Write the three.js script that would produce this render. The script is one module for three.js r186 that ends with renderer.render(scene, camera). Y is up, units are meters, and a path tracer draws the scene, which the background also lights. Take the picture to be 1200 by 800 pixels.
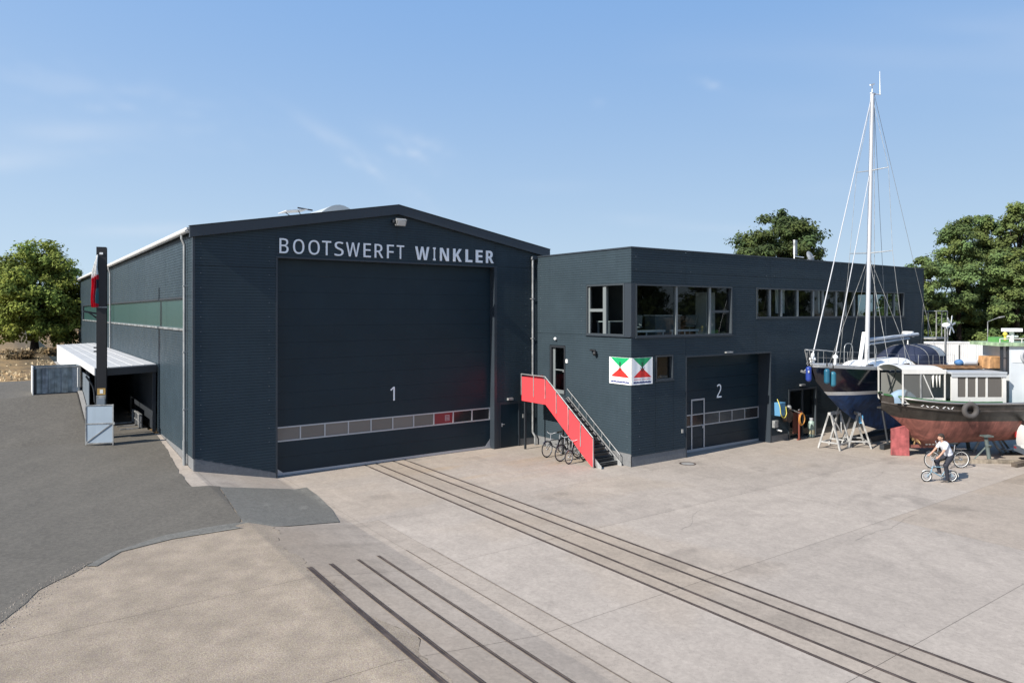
import * as THREE from 'three';
import { mergeGeometries } from 'three/addons/utils/BufferGeometryUtils.js';
import { MarchingCubes } from 'three/addons/objects/MarchingCubes.js';
import { FontLoader } from 'three/addons/loaders/FontLoader.js';
import { TextGeometry } from 'three/addons/geometries/TextGeometry.js';

// ---------------------------------------------------------------- camera, sky, sun, exposure
// axes: x along the hall front (to the right), -z into the hall, y up; origin = foot of the left jamb of gate 1
const scene = new THREE.Scene();
const camera = new THREE.PerspectiveCamera(2 * Math.atan(400 / 834) * 180 / Math.PI, 1.5, 0.1, 3000);
camera.position.set(-8.03, 6, 25.89);
camera.rotation.y = -35.482 * Math.PI / 180;
camera.setViewOffset(1200, 800, 0, 34, 1200, 800);           // level camera with a small vertical lens shift
const SUN_EL = 37 * Math.PI / 180, SUN = new THREE.Vector3(-0.998 * Math.cos(SUN_EL), Math.sin(SUN_EL), 0.05 * Math.cos(SUN_EL)).normalize();

function hash(x, y, s = 0) { let h = Math.imul(x | 0, 374761393) ^ Math.imul(y | 0, 668265263) ^ Math.imul((s | 0) + 1, 2147483647 ^ 0x5bd1e995); h = Math.imul(h ^ (h >>> 13), 1274126177); h ^= h >>> 16; h = Math.imul(h, 0x85ebca6b); h ^= h >>> 13; return (h >>> 0) / 4294967296; }
function vn(x, y, s = 0, per = 0) {
  const xi = Math.floor(x), yi = Math.floor(y), fx = x - xi, fy = y - yi, w = t => per ? ((t % per) + per) % per : t;
  const u = fx * fx * (3 - 2 * fx), v = fy * fy * (3 - 2 * fy);
  const a = hash(w(xi), w(yi), s), b = hash(w(xi + 1), w(yi), s), c = hash(w(xi), w(yi + 1), s), d = hash(w(xi + 1), w(yi + 1), s);
  return a + (b - a) * u + (c - a) * v + (a - b - c + d) * u * v;
}
function fbm(x, y, o = 4, s = 0, per = 0) { let t = 0, a = 0.5, n = 0; for (let i = 0; i < o; i++) { t += a * vn(x, y, s + i * 17, per); n += a; x *= 2; y *= 2; per *= 2; a *= 0.5; } return t / n; }
function rng(seed) { let a = seed >>> 0; return () => { a = (a + 0x6D2B79F5) | 0; let t = Math.imul(a ^ (a >>> 15), 1 | a); t = (t + Math.imul(t ^ (t >>> 7), 61 | t)) ^ t; return ((t ^ (t >>> 14)) >>> 0) / 4294967296; }; }
const clamp = (x, a = 0, b = 1) => Math.min(b, Math.max(a, x)), mix = (a, b, t) => a + (b - a) * t, sst = (a, b, x) => { const t = clamp((x - a) / (b - a)); return t * t * (3 - 2 * t); };

const WISPS = [[-1.145, 0.195, 0.10, 0.012, -0.55, 0.20], [-1.085, 0.218, 0.045, 0.022, -0.4, 0.22], [-0.68, 0.30, 0.026, 0.0035, -0.35, 0.20], [-0.83, 0.284, 0.010, 0.007, 0, 0.07], [-1.45, 0.25, 0.14, 0.03, -0.1, 0.10]];   // thin cirrus: azimuth, height, length, width, slope, strength
function makeSky() {
  const W = 1024, H = 512, d = new Float32Array(W * H * 4), sv = SUN.clone();
  for (let j = 0; j < H; j++) for (let i = 0; i < W; i++) {
    const el = ((j + 0.5) / H - 0.5) * Math.PI, az = ((i + 0.5) / W - 0.5) * 2 * Math.PI;
    const x = Math.cos(el) * Math.cos(az), y = Math.sin(el), z = Math.cos(el) * Math.sin(az);
    const e = clamp(y, 0, 1), cs = x * sv.x + y * sv.y + z * sv.z;
    // air: deep blue overhead, paler towards the horizon and towards the sun
    const t = Math.pow(1 - e, 3.0);
    let r = mix(0.094, 0.405, t), g = mix(0.232, 0.512, t), b = mix(0.505, 0.59, t);
    const mie = 0.175 * Math.pow(clamp(cs * 0.5 + 0.5), 3) * (0.35 + 0.65 * (1 - e)) + 0.35 * Math.pow(clamp(cs), 24);
    r += mie * 1.0; g += mie * 0.98; b += mie * 0.90;
    // thin cirrus: stretched veils
    if (y > 0.02) {
      const px = x / (y + 0.12), pz = z / (y + 0.12);
      const q = 0.82 * px + 0.57 * pz, p = -0.57 * px + 0.82 * pz;
      let c = fbm(q * 0.55 + 3.1, p * 2.4 + 1.7, 6, 5), m = fbm(q * 0.5 + 9, p * 0.6, 3, 8);
      const k = 0.30 * sst(0.55, 0.85, c) * sst(0.50, 0.70, m);
      r = mix(r, 0.58, k); g = mix(g, 0.61, k); b = mix(b, 0.66, k);
    }
    for (const [wa, we, L, W, sl, amp] of WISPS) { let da = az - wa; if (da > Math.PI) da -= 2 * Math.PI; if (da < -Math.PI) da += 2 * Math.PI; const de = el - we, q = da * Math.cos(sl) + de * Math.sin(sl), p = -da * Math.sin(sl) + de * Math.cos(sl), k = amp * Math.exp(-(q * q) / (L * L) - (p * p) / (W * W)) * (0.25 + 1.2 * sst(0.42, 0.75, fbm(q * 30 + 7, p * 120 + 3, 4, 600))); r = mix(r, 0.60, k); g = mix(g, 0.63, k); b = mix(b, 0.67, k); }
    if (y < 0) { const k = clamp(-y * 8); r = mix(r, 0.30, k); g = mix(g, 0.28, k); b = mix(b, 0.25, k); }
    r *= 0.935; g *= 0.935; b *= 0.935; const o = (j * W + i) * 4; d[o] = r; d[o + 1] = g; d[o + 2] = b; d[o + 3] = 1;
  }
  const tx = new THREE.DataTexture(d, W, H, THREE.RGBAFormat, THREE.FloatType);
  tx.mapping = THREE.EquirectangularReflectionMapping; tx.magFilter = tx.minFilter = THREE.LinearFilter; tx.needsUpdate = true;
  return tx;
}
scene.background = makeSky(); scene.environment = scene.background;
const sun = new THREE.DirectionalLight(new THREE.Color().setRGB(1, 0.94, 0.85), 5.0);
sun.position.copy(SUN).multiplyScalar(120).add(new THREE.Vector3(15, 0, 0)); sun.target.position.set(15, 0, 0);
sun.castShadow = true; sun.shadow.mapSize.set(4096, 4096);
Object.assign(sun.shadow.camera, { left: -70, right: 70, top: 70, bottom: -70, near: 1, far: 300 });
scene.add(sun, sun.target);
const renderer = new THREE.WebGLRenderer({ antialias: true });
renderer.toneMapping = THREE.LinearToneMapping; renderer.toneMappingExposure = 1.58; renderer.shadowMap.enabled = true;

// ---------------------------------------------------------------- helpers
const V3 = (x, y, z) => new THREE.Vector3(x, y, z);
const names = new Map();
function numbered(n) { const k = names.get(n) || 0; names.set(n, k + 1); return k ? n + '_' + String(k).padStart(3, '0') : n; }
function planarUV(g) {
  const p = g.attributes.position, n = g.attributes.normal, uv = new Float32Array(p.count * 2);
  for (let i = 0; i < p.count; i++) {
    const ax = Math.abs(n.getX(i)), ay = Math.abs(n.getY(i)), az = Math.abs(n.getZ(i));
    const x = p.getX(i), y = p.getY(i), z = p.getZ(i);
    if (ay >= ax && ay >= az) { uv[2 * i] = x; uv[2 * i + 1] = z; } else if (ax >= az) { uv[2 * i] = z; uv[2 * i + 1] = y; } else { uv[2 * i] = x; uv[2 * i + 1] = y; }
  }
  g.setAttribute('uv', new THREE.BufferAttribute(uv, 2)); return g;
}
function join(list, keepUV) {
  const a = [].concat(list).map(g => { const n = g.index ? g.toNonIndexed() : g; for (const k of Object.keys(n.attributes)) if (!['position', 'normal', 'uv'].includes(k)) n.deleteAttribute(k); if (!n.attributes.normal) n.computeVertexNormals(); if (!keepUV || !n.attributes.uv) planarUV(n); return n; });
  return a.length > 1 ? mergeGeometries(a) : a[0];
}
function add(name, geo, mat, parent, keepUV) {
  const m = new THREE.Mesh(join(geo, keepUV), mat); m.castShadow = m.receiveShadow = true;
  m.name = parent && parent !== scene ? name : numbered(name); (parent || scene).add(m); return m;
}
function group(name, parent) { const g = new THREE.Group(); g.name = name; parent.add(g); return g; }
function tag(o, label, category, grp) { o.userData.label = label; if (category) o.userData.category = category; if (grp) o.userData.group = grp; return o; }
function thing(name, label, category, pos = [0, 0, 0], turn = 0, grp) {
  const g = new THREE.Group(); g.name = numbered(name); g.position.set(...pos); g.rotation.y = turn; scene.add(g); return tag(g, label, category, grp);
}
function structure(o) { o.userData.kind = 'structure'; return o; }
function dup(o, pos, turn, label) {
  const c = o.clone(); c.name = numbered(o.name.replace(/_\d{3}$/, '')); c.userData = { ...o.userData }; if (label) c.userData.label = label;
  c.position.set(...pos); c.rotation.y = turn; scene.add(c); return c;
}
// boxes by extents, rods between points, extruded outlines, lathes
const B = (x0, x1, y0, y1, z0, z1) => new THREE.BoxGeometry(x1 - x0, y1 - y0, z1 - z0).translate((x0 + x1) / 2, (y0 + y1) / 2, (z0 + z1) / 2);
function R(p, q, r, r2 = r, seg = 8) {
  const a = Array.isArray(p) ? V3(...p) : p, b = Array.isArray(q) ? V3(...q) : q, d = b.clone().sub(a), L = d.length();
  const g = new THREE.CylinderGeometry(r2, r, L, seg); g.translate(0, L / 2, 0);
  g.applyQuaternion(new THREE.Quaternion().setFromUnitVectors(V3(0, 1, 0), d.normalize())); return g.translate(a.x, a.y, a.z);
}
function bar(p, q, w, h) {     // square bar
  const a = V3(...p), b = V3(...q), d = b.clone().sub(a), L = d.length(), g = new THREE.BoxGeometry(w, h, L);
  const o = new THREE.Object3D(); o.position.copy(a.clone().add(b).multiplyScalar(0.5)); o.lookAt(b); o.updateMatrix(); return g.applyMatrix4(o.matrix);
}
function tube(pts, r, seg = 24, rad = 6, closed = false) { return new THREE.TubeGeometry(new THREE.CatmullRomCurve3(pts.map(p => V3(...p)), closed), seg, r, rad, closed); }
function prism(pts, d, bev = 0) {   // outline in xy, thickness d along +z
  const s = new THREE.Shape(pts.map(p => new THREE.Vector2(p[0], p[1])));
  return new THREE.ExtrudeGeometry(s, { depth: d, bevelEnabled: bev > 0, bevelSize: bev, bevelThickness: bev, bevelSegments: 2, curveSegments: 10 });
}
function quads(list) {            // list of [a,b,c,d] corner arrays, counter-clockwise
  const v = []; for (const [a, b, c, d] of list) v.push(...a, ...b, ...c, ...a, ...c, ...d);
  const g = new THREE.BufferGeometry(); g.setAttribute('position', new THREE.Float32BufferAttribute(v, 3)); g.computeVertexNormals(); return g;
}
function loft(rings, closed = false) {   // rings: arrays of [x,y,z] with equal counts, smooth normals
  const n = rings[0].length, v = [], idx = [];
  rings.forEach(r => r.forEach(p => v.push(...p)));
  for (let i = 0; i < rings.length - 1; i++) for (let j = 0; j < n - (closed ? 0 : 1); j++) { const a = i * n + j, b = i * n + (j + 1) % n, c = a + n, d = b + n; idx.push(a, b, c, b, d, c); }
  const g = new THREE.BufferGeometry(); g.setAttribute('position', new THREE.Float32BufferAttribute(v, 3)); g.setIndex(idx); g.computeVertexNormals(); return g;
}
const torus = (r, t, seg = 28, rad = 6) => new THREE.TorusGeometry(r, t, rad, seg);

// ---------------------------------------------------------------- textures (what surfaces are made of)
function dataTex(n, fn, srgb = true, rep = 1) {
  const d = new Uint8Array(n * n * 4);
  for (let j = 0; j < n; j++) for (let i = 0; i < n; i++) { const c = fn(i / n, j / n), o = (j * n + i) * 4; d[o] = clamp(c[0]) * 255; d[o + 1] = clamp(c[1]) * 255; d[o + 2] = clamp(c[2]) * 255; d[o + 3] = 255; }
  const t = new THREE.DataTexture(d, n, n); t.wrapS = t.wrapT = THREE.RepeatWrapping; t.magFilter = THREE.LinearFilter; t.minFilter = THREE.LinearMipmapLinearFilter; t.generateMipmaps = true;
  if (srgb) t.colorSpace = THREE.SRGBColorSpace; t.repeat.set(rep, rep); t.needsUpdate = true; return t;
}
const grey = v => [v, v, v];
const T = {
  // fine speckle of smooth concrete, 4 m tile
  concrete: dataTex(1024, (u, v) => { const s = hash(u * 1024, v * 1024, 3), f = fbm(u * 16, v * 16, 6, 21, 16), st = fbm(u * 40, v * 6, 4, 71, 0) ; const k = 0.88 + 0.06 * (f - 0.5) + 0.11 * (fbm(u * 64, v * 64, 3, 23, 64) - 0.5) + 0.10 * (s - 0.5) + (hash(u * 340, v * 340, 9) > 0.985 ? -0.13 : 0) + 0.05 * (st - 0.5); return grey(k); }, true, 0.25),
  // washed concrete: pebbles of several tones, 3 m tile
  aggregate: dataTex(1024, (u, v) => {
    const n = 140, cx = u * n, cy = v * n; let best = 9, id = 0;
    for (let a = -1; a <= 1; a++) for (let b = -1; b <= 1; b++) { const gx = Math.floor(cx) + a, gy = Math.floor(cy) + b, wx = ((gx % n) + n) % n, wy = ((gy % n) + n) % n; const dx = gx + hash(wx, wy, 31) - cx, dy = gy + hash(wx, wy, 32) - cy, q = dx * dx + dy * dy; if (q < best) { best = q; id = hash(wx, wy, 33); } }
    const m = fbm(u * 8, v * 8, 4, 40, 8), e = sst(0.08, 0.32, best), tone = id < 0.12 ? 0.74 : id < 0.5 ? 0.84 : id < 0.8 ? 0.89 : 0.94;
    const k = mix(tone, 0.80, e) * (0.9 + 0.2 * m); return [k, k * (0.965 + 0.03 * id), k * (0.92 + 0.06 * hash(id * 999, 4, 1))];
  }, true, 1 / 3),
  asphalt: dataTex(1024, (u, v) => { const s = hash(u * 1024, v * 1024, 13), s2 = hash(u * 512, v * 512, 14), f = fbm(u * 64, v * 64, 4, 51, 64); return grey(0.80 + 0.20 * (f - 0.5) + 0.20 * (s - 0.5) + 0.12 * (s2 - 0.5)); }, true, 0.25),
  straw: dataTex(1024, (u, v) => { const f = fbm(u * 64, v * 64, 4, 61, 64), g = fbm(u * 8, v * 8, 4, 62, 8), s = hash(u * 1024, v * 1024, 15); const k = 0.62 + 0.5 * (f - 0.5) + 0.4 * (g - 0.5) + 0.15 * (s - 0.5); return [k * 1.08, k * 0.93, k * 0.70]; }, true, 1 / 6),
  // painted sheet: faint dust and rain streaks
  sheet: dataTex(512, (u, v) => { const f = fbm(u * 6, v * 6, 5, 81, 6), st = fbm(u * 60, v * 2, 3, 82, 0); return grey(0.90 + 0.10 * (f - 0.5) + 0.04 * (st - 0.5)); }, true, 0.2),
  sheetRough: dataTex(512, (u, v) => { const f = fbm(u * 8, v * 8, 5, 91, 8); return [1, 0.85 + 0.5 * (f - 0.5), 0]; }, false, 0.3),
  worn: dataTex(512, (u, v) => { const f = fbm(u * 10, v * 10, 6, 101, 10), st = fbm(u * 50, v * 4, 4, 102, 0); const k = 0.80 + 0.5 * (f - 0.5) + 0.2 * (st - 0.5); return [k, k * 0.99, k * 0.97]; }, true, 0.5),
  bark: dataTex(256, (u, v) => { const f = fbm(u * 20, v * 4, 5, 111, 0); const k = 0.55 + 0.7 * (f - 0.5); return [k, k * 0.9, k * 0.78]; }, true, 0.5),
};
function mat(r, g, b, rough = 0.6, o = {}) { const { tex, ...rest } = o; const m = new (o.transmission || o.clearcoat || o.sheen ? THREE.MeshPhysicalMaterial : THREE.MeshStandardMaterial)({ color: new THREE.Color().setRGB(r, g, b), roughness: rough, ...rest }); if (tex) m.map = tex; m.side = THREE.DoubleSide; return m; }
const M = {
  clad: mat(0.045, 0.065, 0.080, 0.5, { tex: T.sheet, roughnessMap: T.sheetRough, clearcoat: 1e-6, specularIntensity: 0.2 }),
  cladAlt: mat(0.043, 0.063, 0.078, 0.52, { tex: T.sheet, roughnessMap: T.sheetRough, clearcoat: 1e-6, specularIntensity: 0.2 }),
  gate: mat(0.013, 0.029, 0.042, 0.42, { tex: T.sheet, roughnessMap: T.sheetRough, clearcoat: 1e-6, specularIntensity: 0.5 }),
  trim: mat(0.034, 0.045, 0.058, 0.45, { tex: T.sheet }),
  trimDark: mat(0.022, 0.026, 0.032, 0.5),
  frame: mat(0.045, 0.055, 0.064, 0.4),
  alu: mat(0.42, 0.43, 0.45, 0.42, { metalness: 0.35 }),
  zinc: mat(0.50, 0.53, 0.56, 0.42, { metalness: 0.4, tex: T.worn }),
  galv: mat(0.48, 0.50, 0.52, 0.48, { metalness: 0.35, tex: T.worn }),
  white: mat(0.74, 0.74, 0.73, 0.5, { tex: T.sheet }),
  whitePaint: mat(0.78, 0.78, 0.76, 0.45),
  letter: mat(0.82, 0.84, 0.86, 0.5),
  concreteWall: mat(0.30, 0.29, 0.275, 0.9, { tex: T.concrete }),
  plinth: mat(0.20, 0.205, 0.21, 0.85, { tex: T.concrete }),
  roof: mat(0.42, 0.43, 0.44, 0.5, { tex: T.sheet }),
  green: mat(0.035, 0.085, 0.08, 0.3),
  glass: mat(0.5, 0.56, 0.57, 0.02, { transmission: 1, thickness: 0, ior: 1.38 }),
  pane: mat(0.17, 0.15, 0.135, 0.18),
  paneDark: mat(0.02, 0.02, 0.022, 0.12),
  panePoster: mat(0.32, 0.035, 0.045, 0.25),
  black: mat(0.012, 0.012, 0.014, 0.5),
  rubber: mat(0.018, 0.018, 0.018, 0.8),
  steel: mat(0.30, 0.29, 0.28, 0.4, { metalness: 0.7 }),
  rust: mat(0.115, 0.088, 0.078, 0.75, { tex: T.worn, metalness: 0.2 }),
  red: mat(0.66, 0.055, 0.065, 0.45),
  room: mat(0.13, 0.14, 0.14, 0.9), carpet: mat(0.05, 0.05, 0.055, 0.95),
};
M.glass.side = THREE.DoubleSide;

// ---------------------------------------------------------------- ground
const ZT = [-30, -6.5, 0, 6, 14, 40], HT = [1.1, 1.03, 0.62, 0.5, 0.35, 0.35];
function tableAt(z, xs, ys) { if (z <= xs[0]) return ys[0]; for (let i = 1; i < xs.length; i++) if (z <= xs[i]) return mix(ys[i - 1], ys[i], (z - xs[i - 1]) / (xs[i] - xs[i - 1])); return ys[ys.length - 1]; }
const bank = (x, z) => clamp((-5.08 - x) / 0.2) * tableAt(z, [-30, -16, -12, -9, -6], [1.55, 1.45, 1.22, 0.5, 0]);   // the asphalt climbs beside the lean-to
const terr = (x, z) => clamp(-x / 2.85) * tableAt(z, ZT, HT) + bank(x, z);    // the yard ramps up to the left of gate 1
function gridMesh(name, xs, zs, lift, colour, material, parent, clip, clipLo) {
  const v = [], c = [], uv = [], idx = [], nx = xs.length;
  for (const z of zs) { const lim = clip ? clip(z) : 1e9, lo = clipLo ? clipLo(z) : -1e9; for (const x0 of xs) { const x = Math.max(Math.min(x0, lim), lo), h = terr(x, z) + lift; v.push(x, h, z); uv.push(x, z); const k = colour(x, z); c.push(k[0], k[1], k[2]); } }
  for (let j = 0; j < zs.length - 1; j++) for (let i = 0; i < nx - 1; i++) { const a = j * nx + i, b = a + 1, d = a + nx, e = d + 1; if (v[a * 3] === v[b * 3] && v[d * 3] === v[e * 3]) continue; idx.push(a, d, b, b, d, e); }
  const g = new THREE.BufferGeometry(); g.setAttribute('position', new THREE.Float32BufferAttribute(v, 3)); g.setAttribute('uv', new THREE.Float32BufferAttribute(uv, 2)); g.setAttribute('color', new THREE.Float32BufferAttribute(c, 3)); g.setIndex(idx); g.computeVertexNormals();
  const m = new THREE.Mesh(g, material); m.receiveShadow = true; m.castShadow = true; m.name = parent ? name : numbered(name); (parent || scene).add(m); return m;
}
function range(a, b, step, extra = []) { const n = Math.max(1, Math.round((b - a) / step)), r = []; for (let i = 0; i <= n; i++) r.push(a + (b - a) * i / n); for (const e of extra) if (e > a + 1e-4 && e < b - 1e-4) r.push(e); return r.sort((p, q) => p - q).filter((p, i, s) => !i || p - s[i - 1] > 1e-4); }
const gm = (tex, bump, bs) => { const m = new THREE.MeshStandardMaterial({ color: 0xffffff, vertexColors: true, roughness: 0.92, map: tex, bumpMap: bump || null, bumpScale: bs || 0 }); m.side = THREE.DoubleSide; return m; };
const GM = { concrete: gm(T.concrete), aggregate: gm(T.aggregate, T.aggregate, 0.006), asphalt: gm(T.asphalt, T.asphalt, 0.005), straw: gm(T.straw) };

// the wide ground: dry grass and soil out to the horizon
const strawCol = (x, z) => { const n = fbm(x * 0.08, z * 0.08, 4, 200), m = fbm(x * 0.5, z * 0.5, 3, 210); const k = 0.52 + 0.22 * (n - 0.5) + 0.2 * (m - 0.5), gr = 0.4 * sst(0.55, 0.65, fbm(x * 0.05 + 7, z * 0.05, 3, 220)); return [mix(k, 0.16, gr * 0.6), mix(k * 0.87, 0.17, gr * 0.6), mix(k * 0.66, 0.08, gr * 0.6)]; };
structure(gridMesh('ground', range(-900, 900, 100, [...range(-60, 120, 4), -5.28, -5.08, -2.85, 0]), range(-900, 400, 100, [...range(-130, 60, 4), -30, -16, -12, -9, -6.5, -6, 0, 6, 14, 40]), -0.05, strawCol, GM.straw));

// concrete yard: slabs with open joints, rails let into the gaps between them
const yard = structure(group('concrete_yard', scene));
const a0 = (x, z) => sst(0.6, -2.4, x + 1.6 * (fbm(x * 0.7, z * 0.7, 4, 750) - 0.5)) * sst(5.5, 8, z);   // worn, sandier surface towards the washed concrete
function slabCol(seed, tint) {
  const s = (hash(seed, 77) - 0.5) * 0.05;
  return (x, z) => {
    const n = fbm(x * 0.22 + seed * 0.13, z * 0.22, 5, 300), st = fbm(x * 1.3, z * 1.3, 4, 310), wet = sst(0.60, 0.72, fbm(x * 0.35 + 5, z * 0.16 + 2, 4, 320)), pale = sst(0.58, 0.72, fbm(x * 0.3 + 9, z * 0.3, 4, 330)), rustk = sst(0.62, 0.74, fbm(x * 0.2 + 31, z * 0.26, 4, 340)), tr = sst(0.60, 0.70, fbm(x * 0.12 + 3, z * 1.1, 4, 350)), oil = sst(0.70, 0.76, fbm(x * 0.9 + 40, z * 0.9, 4, 360));
    let k = 0.425 + s + 0.045 * (n - 0.5) + 0.03 * (st - 0.5) - 0.02 * wet + 0.03 * pale - 0.02 * tr - 0.06 * oil - 0.035 * tyre(x, z) + 0.03 * sst(0.6, 0.75, fbm(x * 2.2 + 3, z * 0.5, 4, 745)) - 0.02 * sst(0.55, 0.8, fbm(x * 0.4, z * 3.1, 4, 746)); const wash = a0(x, z); k -= 0.055 * wash;
    let r = k, g = k * 0.865, b = k * 0.735;
    const t = tint + 0.6 * rustk + 0.9 * wash + 1.6 * sst(0.5, 0.75, fbm(x * 0.35 + 2, z * 1.5, 4, 747)) * sst(3.2, 1.5, Math.abs(z - 2.6)) * sst(4, 6, x); g *= 1 - 0.035 * t; b *= 1 - 0.085 * t; const f = 1 - 0.10 * tint; return [r * f, g * f, b * f];
  };
}
const RAILX = [3.5, 3.97, 4.735, 5.24], G = 0.004, rows = [0, 2.65, 6.9, 11.15, 15.4, 19.65, 23.9, 30];
let sid = 1; const washEdge = z => -2.35 + 1.1 * (fbm(z * 0.55, 3, 4, 730) - 0.5) + 0.25 * (fbm(z * 4, 5, 3, 731) - 0.5);   // ragged line where the washed concrete was trowelled smooth
const ARCS = [[-6, 34, 26.5], [-6, 34, 28.1], [24, 30, 17.2], [24, 30, 18.7], [9, -12, 24.5], [9, -12, 26.1], [2, 40, 31.2], [2, 40, 32.8]];
const tyre = (x, z) => { let k = 0; for (const [cx, cz, r] of ARCS) { const d = Math.abs(Math.hypot(x - cx, z - cz) - r); if (d < 0.2) k = Math.max(k, sst(0.2, 0.08, d) * sst(0.35, 0.6, fbm(x * 0.5, z * 0.5, 3, 740))); } return k; };
for (let j = 0; j < rows.length - 1; j++) {
  const z0 = j ? rows[j] + G : -0.40, z1 = rows[j + 1] - G;
  const xb = [[-2.7, 0.22, 0.006], ...(j >= 2 ? [[0.22, 0.77, 0.006], [0.77, 3.5, 0.03]] : [[0.22, 3.5, 0.03]]), [3.5, 3.97, 0.03], [3.97, 4.735, 0.03], [4.735, 5.24, 0.03], [5.24, 12.9, 0.006], [12.9, 20.8, 0.006], [20.8, 26, 0.006], [26, 31.2, 0.006], [31.2, 36.4, 0.006], [36.4, 44, 0.006]];
  if (j === 0) xb.unshift([-3.3, -2.7, 0.003]);
  else gridMesh('slab', range(-14, -4, 0.3).concat(range(-3.9, -1.4, 0.1, [-2.85])), range(z0, z1, 0.15, [6, 14]), 0, (x, z) => { const n = fbm(x * 0.3, z * 0.3, 5, 400), m = fbm(x * 1.7, z * 1.7, 3, 410), p = sst(0.55, 0.7, fbm(x * 0.15 + 0.3 * z, z * 0.5, 4, 420)); const k = 0.355 + 0.10 * (n - 0.5) + 0.07 * (m - 0.5) + 0.03 * p; return [k, k * 0.845, k * 0.68]; }, GM.aggregate, yard, washEdge);
  xb.forEach(([a, b], i) => {
    const isRail = x => RAILX.includes(x), ga = isRail(a) ? 0.045 : G, gb = isRail(b) ? 0.045 : G, narrow = isRail(a) && isRail(b);
    const tint = narrow ? 0.9 : (a >= 10 && j >= 4 ? 0.9 + 0.5 * hash(i, j, 5) : (a < 0.5 && j >= 2 ? 0.55 : 0.12));
    const st = a < 21 && j < 6 ? 0.13 : 0.3; gridMesh('slab', j && a === -2.7 ? range(-3.9, b - gb, 0.1, [-2.85, 0]) : range(a + ga, b - gb, st, [-2.85, 0]), range(z0, z1, st, [6, 14]), 0, slabCol(sid++, tint), GM.concrete, yard, null, j && a === -2.7 ? washEdge : null);
  });
}
// apron along the side of the hall
gridMesh('slab', [-3.35, -2.85], range(-6.4, -0.41, 0.4), 0, slabCol(900, 0.1), GM.concrete, yard);
gridMesh('joint_soil', range(-14, 44, 2, [-2.85, 0]), range(-0.4, 30, 2, [6, 14]), -0.02, () => [0.2, 0.175, 0.15], GM.concrete, yard);
// launching rails
const railLab = ['long rusty rail out of gate 1, the one nearest the channel rails', 'second long rusty rail out of gate 1 counted from the channel rails', 'third long rusty rail out of gate 1 counted from the channel rails', 'long rusty rail out of gate 1, the one nearest the red stair'];
for (const x of RAILX) {
  tag(add('launch_rail', [B(x - 0.018, x + 0.018, -0.02, 0.002, 0.2, 29.9), B(x - 0.042, x - 0.028, -0.02, -0.004, 0.2, 29.9), B(x + 0.028, x + 0.042, -0.02, -0.004, 0.2, 29.9)], M.rust), railLab[RAILX.indexOf(x)], 'rail', 'long rails from the large gate');
}
function shortRail(x, z0, x1, z1, w) {
  const seg = 8, q = [], q2 = [];
  for (let i = 0; i < seg; i++) {
    const za = mix(z0, z1, i / seg), zb = mix(z0, z1, (i + 1) / seg), xa = mix(x, x1, i / seg), xb = mix(x, x1, (i + 1) / seg);
    for (const [dx0, dx1, l, out] of [[-w, -w * 0.45, 0.012, q], [w * 0.45, w, 0.012, q], [-w * 0.45, w * 0.45, 0.006, q]]) {
      const c = (xx, zz, d) => [xx + d, terr(xx + d, zz) + l, zz];
      out.push([c(xa, za, dx0), c(xb, zb, dx0), c(xb, zb, dx1), c(xa, za, dx1)]);
    }
  }
  const g = quads(q); return g;
}
[[-2.56, 10.5, -2.52, 29.8, 0.068], [-2.01, 10.35, -1.95, 29.8, 0.055], [-1.27, 10.15, -1.10, 29.8, 0.042], [-0.66, 9.95, -0.60, 29.8, 0.046]].forEach((a, i) =>
  tag(add('track_channel', shortRail(...a), M.rust), ['widest dark channel rail, at the edge of the pebbled concrete', 'second dark channel rail counted from the pebbled concrete', 'third dark channel rail counted from the pebbled concrete', 'dark channel rail next to the two thin steel strips'][i], 'rail', 'four short channel rails in the yard'));

[[0.22, 9.7, 0.23, 29.8, 0.012], [0.79, 9.95, 0.74, 29.8, 0.009]].forEach((a, i) => tag(add('steel_strip', shortRail(...a), M.rust), ['thin dark steel strip in the yard right of the four channel rails', 'thinnest steel strip in the yard, next to the long rails'][i], 'rail'));
// hairline cracks in the slabs
{ const r = rng(5); for (const [x, z, a, L] of [[7.2, 12.6, 0.3, 2.2], [14.2, 9.4, 0.9, 2.6], [16.8, 12.4, 0.15, 2.4], [10.2, 15.9, 0.05, 4.0]]) { const q = []; let px = x, pz = z, an = a; for (let i = 0; i < L / 0.12; i++) { an += (r() - 0.5) * 0.7; an = mix(an, a, 0.15); const nx = px + 0.12 * Math.cos(an), nz = pz - 0.12 * Math.sin(an), w = 0.002 + 0.003 * r(); q.push([[px, terr(px, pz) + 0.004, pz - w], [px, terr(px, pz) + 0.004, pz + w], [nx, terr(nx, nz) + 0.004, nz + w], [nx, terr(nx, nz) + 0.004, nz - w]]); px = nx; pz = nz; } add('crack', quads(q), M.crack || (M.crack = mat(0.15, 0.13, 0.115, 1)), yard); } }
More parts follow.
